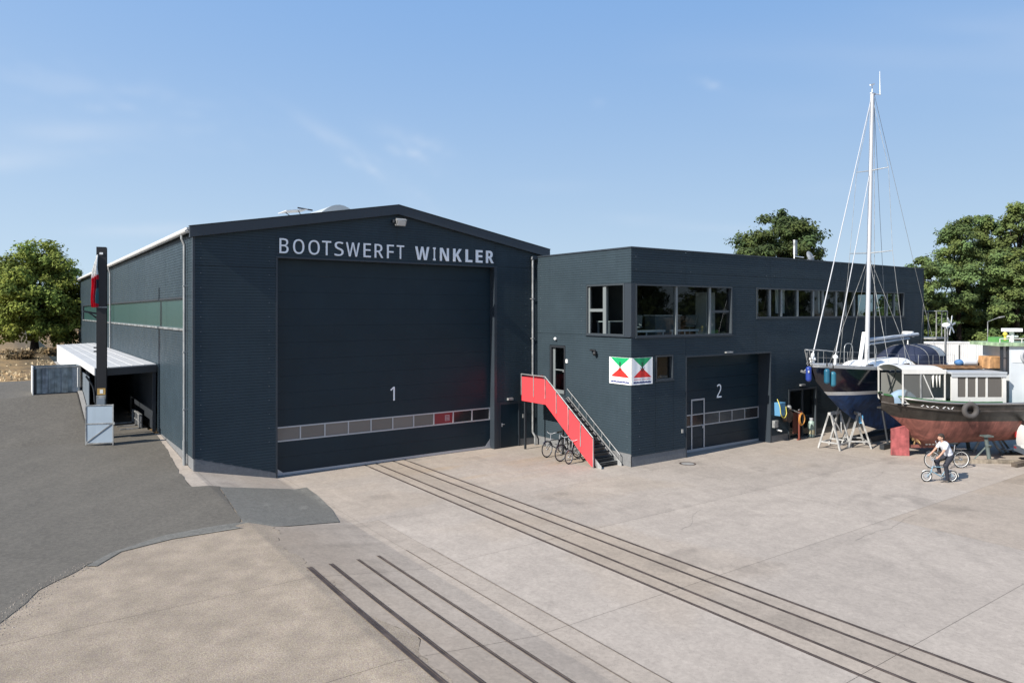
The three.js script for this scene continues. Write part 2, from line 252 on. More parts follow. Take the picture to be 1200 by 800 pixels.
// asphalt at the left, with the newer patch along its edge
const EZ = [-38, -6.2, -5.26, -3.7, -1.07, 2.15, 2.3, 2.36], EX = [-3.05, -3.05, -3.05, -3.04, -3.21, -3.32, -2.55, -2.5];
const asphaltEdge = z => { let x; if (z < 2.15) x = tableAt(z, EZ, EX); else x = tableAt(z, [2.15, 2.25, 6.55, 6.9, 7.1, 7.5, 7.88, 8.78, 10.14, 14], [-3.32, -2.55, -2.95, -4.5, -5.7, -6.2, -6.6, -7.41, -8.1, -9.5]); return x + 0.16 * (fbm(z * 2.2, 1, 4, 500) - 0.5); };
const aspCol = (x, z) => { const n = fbm(x * 0.25, z * 0.25, 5, 510), m = fbm(x * 1.1, z * 1.1, 4, 520), st = sst(0.5, 0.7, fbm(x * 0.4 + 2, z * 0.1, 4, 530)); const k = 0.150 + 0.03 * (n - 0.5) + 0.02 * (m - 0.5) + 0.012 * st + 0.012 * sst(0.55, 0.75, fbm((x + z) * 0.9, (x - z) * 0.14, 4, 535)) - 0.01 * sst(0.6, 0.75, fbm((x + z) * 0.2 + 4, (x - z) * 1.2, 4, 536)); return [k, k * 0.895, k * 0.735]; };
const asphalt = structure(gridMesh('asphalt', range(-40, -10, 1).concat(range(-9.8, -2.4, 0.2, [-5.28, -5.08, -2.85])), range(-17.8, 11.5, 0.12, [-16, -12, -9, -6.5, -6, 0, 6]), 0.012, aspCol, GM.asphalt, null, asphaltEdge));
const patchCol = (x, z) => { const n = fbm(x * 0.6, z * 0.6, 5, 540), m = fbm(x * 2.3, z * 2.3, 3, 550), sp = sst(0.70, 0.78, fbm(x * 4, z * 4, 3, 560)); const k = 0.205 + 0.035 * (n - 0.5) + 0.02 * (m - 0.5) + 0.10 * sp; return [k, k * 0.96, k * 0.84]; };
{ // patch: a wide piece in front of the gate corner and a narrow band along the old edge
  const top = x => x > -2.55 ? mix(2.05, 1.9, (x + 2.55) / 2.92) : 2.15;
  const v = [], c = [], uv = [], idx = [];
  const put = (x, z) => { v.push(x, terr(x, z) + 0.016, z); uv.push(x, z); c.push(...patchCol(x, z)); return v.length / 3 - 1; };
  const strip = (L, Rr) => { for (let i = 0; i < L.length - 1; i++) { const n = 14; let prev = null; for (let k = 0; k <= n; k++) { const t = k / n, a = put(mix(L[i][0], Rr[i][0], t), mix(L[i][1], Rr[i][1], t)), b = put(mix(L[i + 1][0], Rr[i + 1][0], t), mix(L[i + 1][1], Rr[i + 1][1], t)); if (prev) idx.push(prev[0], prev[1], a, a, prev[1], b); prev = [a, b]; } } };
  const zs = range(2.15, 6.6, 0.35);
  strip(zs.map(z => [mix(-2.55, -2.95, (z - 2.15) / 4.45), mix(2.38, 6.57, (z - 2.15) / 4.45)]), zs.map(z => [tableAt(z, [2.15, 3.5, 5.17, 6.63], [0.37, 0.29, 0.07, -0.3]) + 0.05 * (fbm(z * 2, 4, 3, 570) - 0.5), mix(1.95, 6.63, (z - 2.15) / 4.45)]));
  const inn = [[-2.95, 6.57], [-3.66, 6.52], [-4.87, 6.6], [-6.04, 7.24], [-6.6, 7.88]], out = [[-1.9, 7.06], [-3.15, 7.05], [-4.73, 7.0], [-5.86, 7.3], [-6.4, 8.0]];
  strip(out, inn);
  strip([[-0.3, 6.63], [-1.9, 7.06]], [[-2.95, 6.57], [-2.95, 6.571]]);
  const g = new THREE.BufferGeometry(); g.setAttribute('position', new THREE.Float32BufferAttribute(v, 3)); g.setAttribute('uv', new THREE.Float32BufferAttribute(uv, 2)); g.setAttribute('color', new THREE.Float32BufferAttribute(c, 3)); g.setIndex(idx);
  for (let i = 0; i < idx.length; i += 3) { const [a, b, d] = [idx[i] * 3, idx[i + 1] * 3, idx[i + 2] * 3]; if ((v[b + 2] - v[a + 2]) * (v[d] - v[a]) - (v[b] - v[a]) * (v[d + 2] - v[a + 2]) < 0) { const t = idx[i + 1]; idx[i + 1] = idx[i + 2]; idx[i + 2] = t; } }
  g.setIndex(idx); g.computeVertexNormals();
  const m = new THREE.Mesh(g, GM.asphalt); m.receiveShadow = true; m.name = 'asphalt_patch'; scene.add(structure(m));
}

// ---------------------------------------------------------------- cladding: sheet with horizontal ribs, real relief
const fnv = a => typeof a === 'function' ? a : () => a;
function ribs(plane, c, lo, hi, y0, y1, pitch = 0.1, depth = 0.011) {
  const L = fnv(lo), H = fnv(hi), prof = [], q = [];
  for (let k = Math.floor(y0 / pitch); k * pitch < y1 + pitch; k++) { const y = k * pitch; prof.push([y, 0], [y + pitch * 0.74, 0], [y + pitch * 0.80, -depth], [y + pitch * 0.94, -depth]); }
  const pts = []; for (let i = 0; i < prof.length - 1; i++) { let [ya, da] = prof[i], [yb, db] = prof[i + 1]; if (yb <= y0 || ya >= y1) continue; if (ya < y0) { da = mix(da, db, (y0 - ya) / (yb - ya)); ya = y0; } if (yb > y1) { db = mix(da, db, (y1 - ya) / (yb - ya)); yb = y1; } pts.push([ya, da, yb, db]); }
  const P = plane === 'z' ? (a, y, d) => [a, y, c + d] : (a, y, d) => [c - d, y, a];
  for (const [ya, da, yb, db] of pts) { const la = L(ya), ha = H(ya), lb = L(yb), hb = H(yb); if (ha <= la && hb <= lb) continue; q.push([P(la, ya, da), P(Math.max(la, ha), ya, da), P(Math.max(lb, hb), yb, db), P(lb, yb, db)]); }
  return quads(q);
}
const paneZ = (x0, x1, y0, y1, z) => quads([[[x0, y0, z], [x1, y0, z], [x1, y1, z], [x0, y1, z]]]), paneX = (x, z0, z1, y0, y1) => quads([[[x, y0, z0], [x, y0, z1], [x, y1, z1], [x, y1, z0]]]);
const font = await new FontLoader().loadAsync('fonts/droid/droid_sans_regular.typeface.json');
const fontB = await new FontLoader().loadAsync('fonts/droid/droid_sans_bold.typeface.json');
function glyph(ch, f, x0, x1, y0, y1, z, d = 0.03, thin = 0) {
  const g = new TextGeometry(ch, { font: f, size: 1, depth: d, curveSegments: 6, bevelEnabled: thin > 0, bevelSize: -thin, bevelThickness: 0.001, bevelSegments: 1 }); g.computeBoundingBox(); const b = g.boundingBox;
  g.translate(-b.min.x, -b.min.y, -b.min.z); g.scale((x1 - x0) / (b.max.x - b.min.x), (y1 - y0) / (b.max.y - b.min.y), 1); return g.translate(x0, y0, z);
}

// ---------------------------------------------------------------- boat hall
const XL = -2.85, XR = 12.36, RX = 4.76, EAVE = 8.78, RIDGE = 10.16, LEN = 46;
const gableY = x => x < RX ? mix(EAVE, RIDGE, (x - XL) / (RX - XL)) : mix(RIDGE, EAVE, (x - RX) / (XR - RX));
const gx0 = y => y <= EAVE ? XL : XL + (y - EAVE) / (RIDGE - EAVE) * (RX - XL), gx1 = y => y <= EAVE ? XR : XR - (y - EAVE) / (RIDGE - EAVE) * (XR - RX);
const hall = thing('boat_hall', 'large dark grey clad gabled boat hall with the tall gate numbered 1', 'building');
{
  const core = add('wall_core', [B(XL + 0.03, -0.05, 0.1, 8.7, -0.33, -0.03), B(9.52, XR, 0, 8.7, -0.33, -0.03), B(-0.05, 9.52, 8.0, 8.7, -0.42, -0.03), B(XL + 0.03, XL + 0.3, 0.1, 5.36, -LEN, -0.33), B(XL + 0.03, XL + 0.3, 6.54, 8.7, -LEN, -0.33), B(XL + 0.03, XL + 0.3, 5.36, 6.54, -1.28, -0.33), B(XL + 0.03, XL + 0.3, 5.36, 6.54, -LEN, -41.65), B(XR - 0.3, XR, 0, 8.7, -LEN, -0.33), B(XL + 0.03, XR, 0, 8.7, -LEN - 0.3, -LEN),
    prism([[XL + 0.03, 8.7], [XR, 8.7], [RX, RIDGE - 0.02]], 0.3).translate(0, 0, -0.33), prism([[XL + 0.03, 8.7], [XR, 8.7], [RX, RIDGE - 0.02]], 0.3).translate(0, 0, -LEN - 0.3)], M.trimDark, hall);
  const fw = group('front_wall', hall), cut = y => y < 1.05 ? mix(0, XL, (y - 0.2) / 0.85) : XL;
  const e = 0.006;
  add('panel', ribs('z', 0, y => Math.max(XL, y < 1.05 ? clamp(cut(y), XL, -0.06) : XL), -0.06, 0.2, 7.6), M.clad, fw);
  add('panel', ribs('z', 0, y => gx0(y), y => Math.max(gx0(y), -0.06), 7.612, 9.28), M.clad, fw);
  add('panel', ribs('z', 0, y => Math.max(gx0(y), -0.05), RX - e, 8.03, RIDGE), M.clad, fw);
  add('panel', ribs('z', 0, RX + e, y => Math.min(gx1(y), 9.5), 8.03, RIDGE), M.clad, fw);
  add('panel', ribs('z', 0, 9.52, y => Math.max(9.52, gx1(y)), 8.03, 9.31), M.clad, fw);
  add('panel', ribs('z', 0, 9.6, XR, 2.03, 8.02), M.cladAlt, fw);
  add('panel', ribs('z', 0, 10.88, XR, 0.32, 2.02), M.cladAlt, fw);
  add('panel', B(9.6, 9.74, 0, 2.02, -0.02, -0.002), M.trim, fw);
  // verge boards along the gable, following the roof
  const vb = (x0, y0, x1, y1) => prism([[x0, y0 - 0.36], [x1, y1 - 0.36], [x1, y1], [x0, y0]], 0.14, 0.004).translate(0, 0, 0.004);
  add('verge_board', vb(XL - 0.12, 8.90, RX, 10.28), M.trim, hall); add('verge_board', vb(RX + 0.002, 10.28, XR + 0.12, 8.90), M.trim, hall);
  add('verge_cap', [prism([[XL - 0.14, 8.90], [RX, 10.285], [XR + 0.14, 8.90], [XR + 0.14, 8.925], [RX, 10.31], [XL - 0.14, 8.925]], 0.2).translate(0, 0, -0.03)], M.trimDark, hall);
  // roof
  const slab = (x0, y0, x1, y1) => prism([[x0, y0 - 0.1], [x1, y1 - 0.1], [x1, y1], [x0, y0]], LEN + 0.3).translate(0, 0, -LEN - 0.32);
  add('roof', [slab(XL - 0.16, 8.86, RX, 10.24), slab(RX, 10.24, XR + 0.16, 8.86)], M.roof, hall);
  // left wall
  const lw = group('side_wall', hall), zc = [0, -5.17, -10.33, -15.6, -20.8, -26, -31.2, -36.4, -41.6, -46];
  for (let i = 0; i < zc.length - 1; i++) {
    const a = zc[i + 1] + e, b = zc[i] - (i ? e : 0.0);
    add('panel', ribs('x', XL, a, b, 1.05, 5.35), i % 3 ? M.clad : M.cladAlt, lw); add('panel', ribs('x', XL, a, b, 6.56, 8.72), i % 2 ? M.clad : M.cladAlt, lw);
  }
  add('panel', ribs('x', XL, -1.28, 0, 5.36, 6.55), M.clad, lw); add('panel', ribs('x', XL, -46, -41.62, 5.36, 6.55), M.clad, lw);
  add('corner_trim', [B(XL - 0.012, XL - 0.002, 1.05, 8.6, -0.12, 0.008), B(XL - 0.012, XL + 0.06, 1.05, 8.6, 0.002, 0.012)], M.trim, lw);
  // translucent green glazing band
  const gb = group('glazing_band', hall);
  for (let i = 0; i < zc.length - 1; i++) {
    const a = Math.max(zc[i + 1], -41.58) + 0.012, b = Math.min(zc[i], -1.3) - 0.012; if (b <= a) continue;
    const n = Math.round((b - a) / 0.17), q = []; for (let k = 0; k < n; k++) { const z0 = mix(a, b, k / n), z1 = mix(a, b, (k + 0.82) / n), z2 = mix(a, b, (k + 1) / n), x = XL + 0.07; q.push([[x, 5.42, z0], [x, 5.42, z1], [x, 6.5, z1], [x, 6.5, z0]], [[x + 0.012, 5.42, z1], [x + 0.012, 5.42, z2], [x + 0.012, 6.5, z2], [x + 0.012, 6.5, z1]]); }
    add('pane', quads(q), M.green, gb);
  }
  add('sill', B(XL - 0.05, XL + 0.08, 5.35, 5.425, -41.62, -1.28), M.zinc, gb); add('head', B(XL - 0.02, XL + 0.08, 6.5, 6.56, -41.62, -1.28), M.trimDark, gb);
  add('jamb', B(XL - 0.015, XL + 0.08, 5.425, 6.5, -1.3, -1.24), M.trim, gb); add('jamb', B(XL - 0.015, XL + 0.08, 5.425, 6.5, -41.66, -41.6), M.trimDark, gb);
  add('backing', B(XL + 0.2, XL + 0.22, 5.38, 6.53, -41.6, -1.3), mat(0.05, 0.11, 0.10, 0.8), gb);
  // plinth
  add('plinth', [prism([[XL + 0.05, 0.3], [-0.06, -0.05], [-0.06, 0.22], [XL + 0.05, 1.07]], 0.05).translate(0, 0, -0.055)], M.plinth, hall);
  add('plinth', [B(XL + 0.02, XL + 0.06, 0.2, 1.06, -6.6, -0.02)], M.plinth, hall);
  add('plinth', [B(10.9, 11.735, -0.02, 0.31, -0.03, -0.004)], M.plinth, hall);
  // gutter and downpipes
  const gut = []; for (let k = 0; k < 7; k++) { } 
  const gp = []; for (let k = 0; k <= 8; k++) { const a = Math.PI + Math.PI * k / 8; gp.push([XL - 0.17 + 0.1 * Math.cos(a), 8.78 + 0.1 * Math.sin(a)]); } for (let k = 8; k >= 0; k--) { const a = Math.PI + Math.PI * k / 8; gp.push([XL - 0.17 + 0.09 * Math.cos(a), 8.785 + 0.09 * Math.sin(a)]); }
  add('gutter', [prism(gp, LEN).translate(0, 0, -LEN + 0.05), B(XL - 0.20, XL - 0.0, 8.80, 8.875, -LEN, 0.0)], M.white, hall);
  for (const z of [-0.94, -22.5]) add('downpipe', [R([XL - 0.17, 8.72, z], [XL - 0.17, 8.55, z], 0.05), R([XL - 0.17, 8.56, z], [XL - 0.09, 8.35, z], 0.05), R([XL - 0.09, 8.37, z], [XL - 0.09, z < -9 ? 3.85 : 0.75, z], 0.05), B(XL - 0.14, XL - 0.0, 6.9, 6.94, z - 0.06, z + 0.06), B(XL - 0.14, XL - 0.0, 4.6, 4.64, z - 0.06, z + 0.06), ...(z > -9 ? [R([XL - 0.09, 1.55, z], [XL - 0.09, 0.62, z], 0.062), B(XL - 0.14, XL - 0.0, 2.6, 2.64, z - 0.06, z + 0.06)] : [])], M.zinc, hall);
  add('downpipe', [R([11.5, 8.45, 0.12], [11.5, 0.55, 0.12], 0.05), R([11.5, 0.56, 0.12], [11.56, 0.38, 0.22], 0.05), R([11.56, 0.4, 0.22], [11.56, 0.0, 0.22], 0.055), R([11.42, 8.46, 0.12], [11.6, 8.46, 0.12], 0.075), B(11.43, 11.57, 4.8, 4.84, -0.02, 0.18), B(11.43, 11.57, 6.6, 6.64, -0.02, 0.18)], M.zinc, hall);
  add('gutter', [B(11.45, 12.6, 8.40, 8.56, 0.06, 0.2)], M.trim, hall);
  // gate 1: recessed sectional gate
  const gt = group('gate', hall), gz = -0.32;
  add('jamb', [B(-0.06, 0.0, 0, 8.03, gz - 0.05, 0.012)], M.trim, gt); add('jamb', [B(9.46, 9.6, 0, 8.03, gz - 0.05, 0.02)], M.trim, gt);
  add('head', [B(-0.06, 9.6, 7.97, 8.03, gz - 0.05, 0.025)], M.trim, gt);
  let y = 0.11; const hs = [0.56, 0.57, null]; const secs = []; while (y < 7.97) { const h = y < 1.2 ? 0.57 : (y < 1.26 ? 0.55 : 0.618); secs.push([y, Math.min(y + h, 7.97)]); y += h; }
  secs.forEach(([a, b], i) => { if (i === 2) return; add('door_section', [B(0, 9.46, a + 0.0025, b - 0.0025, gz - 0.04, gz)], M.gate, gt); });
  const [wa, wb] = secs[2], n = 10; add('window_rail', [B(0, 9.46, wa, wa + 0.05, gz - 0.04, gz + 0.012), B(0, 9.46, wb - 0.05, wb, gz - 0.04, gz + 0.012)], M.alu, gt);
  for (let k = 0; k <= n; k++) add('mullion', B(clamp(9.46 * k / n - 0.025, 0, 9.41), clamp(9.46 * k / n + 0.025, 0.05, 9.46), wa + 0.05, wb - 0.05, gz - 0.04, gz + 0.01), M.alu, gt);
  const posterTex = (() => { const c = document.createElement('canvas'); c.width = 256; c.height = 128; const x = c.getContext('2d'); x.fillStyle = '#7d2730'; x.fillRect(0, 0, 256, 128); x.fillStyle = '#b39a9a'; x.fillRect(150, 30, 62, 70); x.fillStyle = '#702530'; for (let i = 0; i < 4; i++) x.fillRect(156, 38 + i * 16, 50, 8); const t = new THREE.CanvasTexture(c); t.colorSpace = THREE.SRGBColorSpace; return t; })();
  for (let k = 0; k < n; k++) {
    const x0 = 9.46 * k / n + 0.025, x1 = 9.46 * (k + 1) / n - 0.025, pm0 = [0.17, 0.155, 0.18, 0.165, 0.15, 0.175, 0.14][k] || 0.1, pm = k === 7 ? new THREE.MeshStandardMaterial({ map: posterTex, roughness: 0.25, side: THREE.DoubleSide }) : k > 7 ? M.paneDark : mat(pm0, pm0 * 0.89, pm0 * 0.80, 0.10);
    const g = new THREE.PlaneGeometry(x1 - x0, wb - wa - 0.1).translate((x0 + x1) / 2, (wa + wb) / 2, gz - 0.01 - 0.0007 * k); add('pane', g, pm, gt, true);
  }
  add('bottom_seal', [B(0, 9.46, 0.012, 0.11, gz - 0.04, gz + 0.015)], M.alu, gt); add('rubber_lip', [B(0, 9.46, -0.01, 0.014, gz - 0.03, gz + 0.0)], M.rubber, gt);
  add('corner_bracket', prism([[0.01, 0.11], [0.3, 0.11], [0.01, 0.33]], 0.006).translate(0, 0, gz + 0.002), M.alu, gt); add('corner_bracket', prism([[9.45, 0.11], [9.45, 0.40], [9.2, 0.11]], 0.006).translate(0, 0, gz + 0.002), M.alu, gt);
  add('number', glyph('1', font, 4.62, 4.82, 2.44, 3.0, gz + 0.001, 0.006), M.letter, gt);
  // lettering over the gate
  const sg = group('sign', hall);
  const LT = [['B', 327, 337.5], ['O', 343, 356], ['O', 361, 374], ['T', 377, 387.5], ['S', 391.5, 402], ['W', 405, 421], ['E', 425.5, 434], ['R', 438.5, 448.5], ['F', 453, 461], ['T', 464.5, 473], ['W', 486, 502.5], ['I', 507, 510], ['N', 515, 525.5], ['K', 530.5, 540.5], ['L', 545, 553], ['E', 557, 565], ['R', 569, 578]];
  const px2x = p => { const t = (p - 600) / 834, k = Math.tan(35.482 * Math.PI / 180); const dx = 0.81431 * t + 0.58043, dz = 0.58043 * t - 0.81431; return -8.03 + dx * (-25.89 / dz); };   // measured letter edges, as metres along the front
  const xs = LT.map(([c, a, b]) => [c, px2x(a), px2x(b)]);
  xs.forEach(([c, a, b], i) => add('letter', glyph(c, i < 10 ? font : fontB, a, b, 8.15, 8.69, 0.012, 0.03, i < 10 ? 0.014 : 0), M.letter, sg));
  // side door
  const sd = group('door', hall);
  add('door_leaf', [B(9.80, 10.78, 0.03, 1.92, -0.045, -0.02)], M.gate, sd); add('frame', [B(9.74, 9.80, 0, 2.02, -0.06, 0.012), B(10.78, 10.86, 0, 2.02, -0.06, 0.012), B(9.80, 10.78, 1.92, 2.02, -0.06, 0.012)], M.trim, sd); add('handle', [B(9.86, 9.9, 0.95, 1.1, -0.02, 0.012), R([9.88, 1.05, 0.03], [10.0, 1.05, 0.03], 0.012), R([9.88, 1.05, -0.01], [9.88, 1.05, 0.03], 0.012)], M.alu, sd);
  add('door_light', [B(10.15, 10.42, 2.1, 2.2, 0.0, 0.12)], M.galv, hall);
  add('switch_box', [B(11.0, 11.07, 1.25, 1.42, 0, 0.05)], M.galv, hall);
  // ridge rooflight: barrel vault with an opened flap
  const rl = group('ridge_rooflight', hall), arc = (r, x0, x1) => { const p = []; for (let k = 0; k <= 14; k++) { const t = k / 14; p.push([mix(x0, x1, t), 10.05 + 1.0 * Math.sin(Math.PI * t)]); } return p; };
  for (let k = 0; k < 14; k++) { const z1 = -6 - k * 1.3, z0 = z1 - 1.28, p = arc(1, 3.3, 6.22); add('vault_sheet', loft([p.map(q => [q[0], q[1], z0]), p.map(q => [q[0], q[1], z1])]), M.vault || (M.vault = mat(0.42, 0.44, 0.43, 0.35)), rl); }
  add('gable_sheet', prism(arc(1, 3.31, 6.21), 0.02).translate(0, 0, -6), M.vault, rl);
  add('flap', [bar([2.35, 10.62, -6.9], [3.35, 10.76, -6.9], 1.2, 0.03)], M.white, rl); add('flap_edge', [bar([2.9, 10.80, -6.4], [3.6, 10.74, -6.4], 0.05, 0.06), R([3.3, 10.2, -6.6], [3.0, 10.7, -6.6], 0.02), R([3.3, 10.2, -7.2], [2.6, 10.65, -7.2], 0.02)], M.trimDark, rl);
}
const flood = thing('floodlight', 'grey floodlight mounted below the gable peak of the hall', 'floodlight', [4.75, 9.62, 0.02]);
add('housing', [prism([[-0.2, -0.12], [0.2, -0.12], [0.2, 0.12], [-0.2, 0.12]], 0.13, 0.015).rotateX(0.5).translate(0.06, 0.0, 0.16)], M.galv, flood);
add('lens', [B(-0.17, 0.17, -0.1, 0.1, 0, 0.012).rotateX(0.5).translate(0.06, -0.07, 0.295)], mat(0.5, 0.52, 0.52, 0.12), flood);
add('bracket', [B(-0.24, -0.2, -0.06, 0.06, 0.0, 0.25), B(-0.24, 0.06, -0.03, 0.03, 0, 0.06)], M.trimDark, flood);

// ---------------------------------------------------------------- annex
const AX = 11.74, AZ = 6.12, AE = 35.46, AT = 8.5;
const annex = thing('workshop_annex', 'flat roofed dark grey two storey annex with corner window and gate numbered 2', 'building');
{
  const a0 = AX + 0.03, zf = AZ - 0.03, t = 0.3;
  add('wall_core', [
    B(a0, 14.9, 0, 3.27, zf - t, zf), B(a0, 13.1, 3.27, 4.29, zf - t, zf), B(14.13, 14.9, 3.27, 4.29, zf - t, zf), B(a0, 14.9, 4.29, 5.0, zf - t, zf),
    B(14.94, 20.67, 4.2, 5.0, zf - 0.75, zf), B(20.7, 22.14, 0, 5.0, zf - t, zf), B(22.14, 24.42, 2.33, 5, zf - t, zf), B(24.42, AE, 0, 5, zf - t, zf),
    B(17.92, 19.62, 5.0, 7.13, zf - t, zf), B(19.62, 33.18, 5.0, 5.73, zf - t, zf), B(33.18, AE, 5.0, 7.13, zf - t, zf), B(a0, AE, 7.13, AT - 0.05, zf - t, zf),
    // left wall (towards the stairs)
    B(a0, a0 + t, 0, 5.07, 2.13, zf - t), B(a0, a0 + t, 0, 2.42, 0.02, 2.13), B(a0, a0 + t, 4.55, 5.07, 0.02, 2.13), B(a0, a0 + t, 2.42, 4.55, 0.02, 1.06), B(a0, a0 + t, 5.07, 7.15, 0.02, 3.5), B(a0, a0 + t, 7.15, AT - 0.05, 0.02, zf - t),
    B(AE - t, AE, 0, 5.6, -8, zf - t), B(AE - t, AE, 7.1, AT - 0.05, -8, zf - t), B(AE - t, AE, 5.6, 7.1, -8, 2.2), B(AE - t, AE, 5.6, 7.1, 5.4, zf - t), B(XR + 0.02, AE - t, 0, AT - 0.05, -8.3, -8)], M.trimDark, annex);
  add('corner_post', [B(AX, AX + 0.24, 5.0, 7.13, AZ - 0.38, AZ - 0.0)], M.trim, annex);
  const fw = group('front_wall', annex), e = 0.006;
  const front = [[AX, 14.89, 7.62, AT, 1], [14.89, 20.67, 7.62, AT, 0], [20.67, 26.6, 7.62, AT, 1], [26.6, AE, 7.62, AT, 0],
    [AX, 14.89, 7.13, 7.61, 0], [14.89, 20.67, 7.13, 7.61, 1], [20.67, 26.6, 7.13, 7.61, 0], [26.6, AE, 7.13, 7.61, 1],
    [17.93, 19.62, 5.0, 7.12, 0], [19.62, 26.6, 4.2, 5.72, 1], [26.6, 33.19, 2.33, 5.72, 0], [33.19, AE, 0.3, 7.12, 1],
    [AX, 14.89, 4.3, 4.99, 1], [14.89, 19.61, 4.2, 4.99, 0], [AX, 13.09, 0.4, 4.29, 0], [13.09, 14.14, 0.4, 3.26, 0], [14.14, 14.89, 0.4, 4.29, 0],
    [20.74, 22.08, 0.3, 4.19, 1], [22.08, 24.48, 2.37, 4.19, 0], [24.48, 26.59, 0.3, 4.19, 1], [26.6, 33.18, 0.3, 2.32, 0]];
  for (const [x0, x1, y0, y1, k] of front) add('panel', ribs('z', AZ, x0 + (x0 === AX ? 0 : e), x1 - e, y0, y1), k ? M.clad : M.cladAlt, fw);
  const lw = group('side_wall', annex);
  for (const [z0, z1, y0, y1, k] of [[0.03, 3.49, 7.15, AT, 1], [3.49, AZ, 7.15, AT, 1], [0.03, 3.49, 5.07, 7.15, 1], [2.14, AZ, 0.5, 5.06, 1], [0.03, 1.05, 0.4, 5.06, 1], [1.05, 2.14, 0.4, 2.4, 1], [1.05, 2.14, 4.56, 5.06, 1]]) add('panel', ribs('x', AX, z0, z1, y0, y1), M.clad, lw);
  add('plinth', [B(AX + 0.012, 14.9, -0.02, 0.42, AZ - 0.03, AZ - 0.012)], M.plinth, annex); add('plinth', [B(AX + 0.012, AX + 0.03, -0.02, 0.5, 0.03, AZ - 0.012)], M.plinth, annex);
  add('plinth', [B(20.74, 22.08, -0.02, 0.31, AZ - 0.03, AZ - 0.012), B(24.48, AE, -0.02, 0.31, AZ - 0.03, AZ - 0.012)], M.plinth, annex);
  add('end_wall', [B(AE, AE + 0.02, 0, 5.6, -8, AZ), B(AE, AE + 0.02, 7.1, AT, -8, AZ), B(AE, AE + 0.02, 5.6, 7.1, 5.4, AZ), B(AE, AE + 0.02, 5.6, 7.1, -8, 2.2)], M.clad, annex);
  add('coping', [B(AX - 0.03, AE + 0.04, AT, AT + 0.06, AZ - 0.25, AZ + 0.03), B(AX - 0.03, AX + 0.25, AT, AT + 0.06, 0.0, AZ - 0.25)], M.trim, annex);
  add('roof', [B(XR + 0.02, AE, AT - 0.35, AT - 0.15, -8, AZ - 0.33), B(AX + 0.1, XR + 0.02, AT - 0.35, AT - 0.15, 0.1, AZ - 0.33)], M.roof, annex);
  // rooms behind the windows
  const rm = group('rooms', annex);
  add('floor', [B(AX + 0.33, AE - 0.3, 4.72, 4.9, 0, AZ - 0.35)], M.carpet, rm); add('ceiling', [B(AX + 0.33, AE - 0.3, 7.5, 7.6, 0, AZ - 0.35)], M.room, rm);
  add('wall', [B(AX + 0.33, AE - 0.3, 4.9, 7.5, -0.1, 0.0)], M.room, rm);
  add('partition', [B(18.6, 18.72, 4.9, 7.5, 0, AZ - 0.36)], M.room, rm); add('partition', [B(23.3, 23.42, 4.9, 7.5, 0, AZ - 0.36)], M.room, rm); add('partition', [B(28.6, 28.72, 4.9, 7.5, 0, AZ - 0.36)], M.room, rm);
  add('partition', [B(14.1, 14.2, 4.9, 7.5, 0, 3.2)], M.room, rm);
  // windows: frames, mullions and panes
  function win(x0, x1, y0, y1, splits, transoms = [], dep = 0.1) {
    const w = group('window', annex), z = AZ - dep, f = 0.06;
    add('frame', [B(x0, x1, y0, y0 + f, z - 0.07, AZ + 0.014), B(x0, x1, y1 - f, y1, z - 0.07, AZ + 0.014), B(x0, x0 + f, y0 + f, y1 - f, z - 0.07, AZ + 0.014), B(x1 - f, x1, y0 + f, y1 - f, z - 0.07, AZ + 0.014)], M.frame, w);
    const xs = [x0 + f, ...splits, x1 - f];
    splits.forEach(s => add('mullion', B(s - 0.055, s + 0.055, y0 + f, y1 - f, z - 0.09, z + 0.05), M.mull || (M.mull = mat(0.20, 0.23, 0.24, 0.4)), w));
    for (let i = 0; i < xs.length - 1; i++) { add('pane', paneZ(xs[i] + 0.02, xs[i + 1] - 0.02, y0 + f, y1 - f, z - 0.02), M.glass, w); }
    transoms.forEach(([i, y]) => add('transom', B(xs[i] + 0.03, xs[i + 1] - 0.03, y - 0.05, y + 0.05, z - 0.06, z + 0.03), M.frame, w));
    add('sill', B(x0 - 0.03, x1 + 0.03, y0 - 0.045, y0, AZ - 0.1, AZ + 0.05), M.trim, w);
    return w;
  }
  M.mull = mat(0.16, 0.18, 0.185, 0.4);
  win(11.99, 17.91, 5.03, 7.12, [14.4, 16.5], [[2, 6.04]]);
  win(19.64, 33.17, 5.75, 7.12, [20.74, 21.64, 22.95, 24.28, 25.1, 26.33, 27.21, 28.03, 29.48, 30.18, 31.4, 32.2]);
  win(13.11, 14.12, 3.28, 4.28, []);
  { // corner window, side towards the stairs
    const w = group('window', annex), x = AX + 0.1, f = 0.06, z0 = 3.52, z1 = 5.74, y0 = 5.08, y1 = 7.14;
    add('frame', [B(AX - 0.014, x + 0.07, y0, y0 + f, z0, z1), B(AX - 0.014, x + 0.07, y1 - f, y1, z0, z1), B(AX - 0.014, x + 0.07, y0 + f, y1 - f, z0, z0 + f), B(AX - 0.014, x + 0.07, y0 + f, y1 - f, z1 - f, z1)], M.frame, w);
    add('mullion', B(x - 0.05, x + 0.09, y0 + f, y1 - f, 4.53, 4.64), M.mull, w);
    add('pane', paneX(x + 0.018, z0 + f, 4.53, y0 + f, y1 - f), M.glass, w); add('pane', paneX(x + 0.018, 4.64, z1 - f, y0 + f, y1 - f), M.glass, w);
    add('sash', [B(x - 0.04, x + 0.012, y0 + f, y1 - f, z0 + f, z0 + f + 0.08), B(x - 0.04, x + 0.012, y0 + f, y1 - f, 4.45, 4.53), B(x - 0.04, x + 0.012, 6.03, 6.15, z0 + f + 0.08, 4.45)], M.mull, w);
    add('sill', B(AX - 0.06, AX + 0.1, y0 - 0.045, y0, z0 - 0.03, AZ + 0.02), M.trim, w);
  }
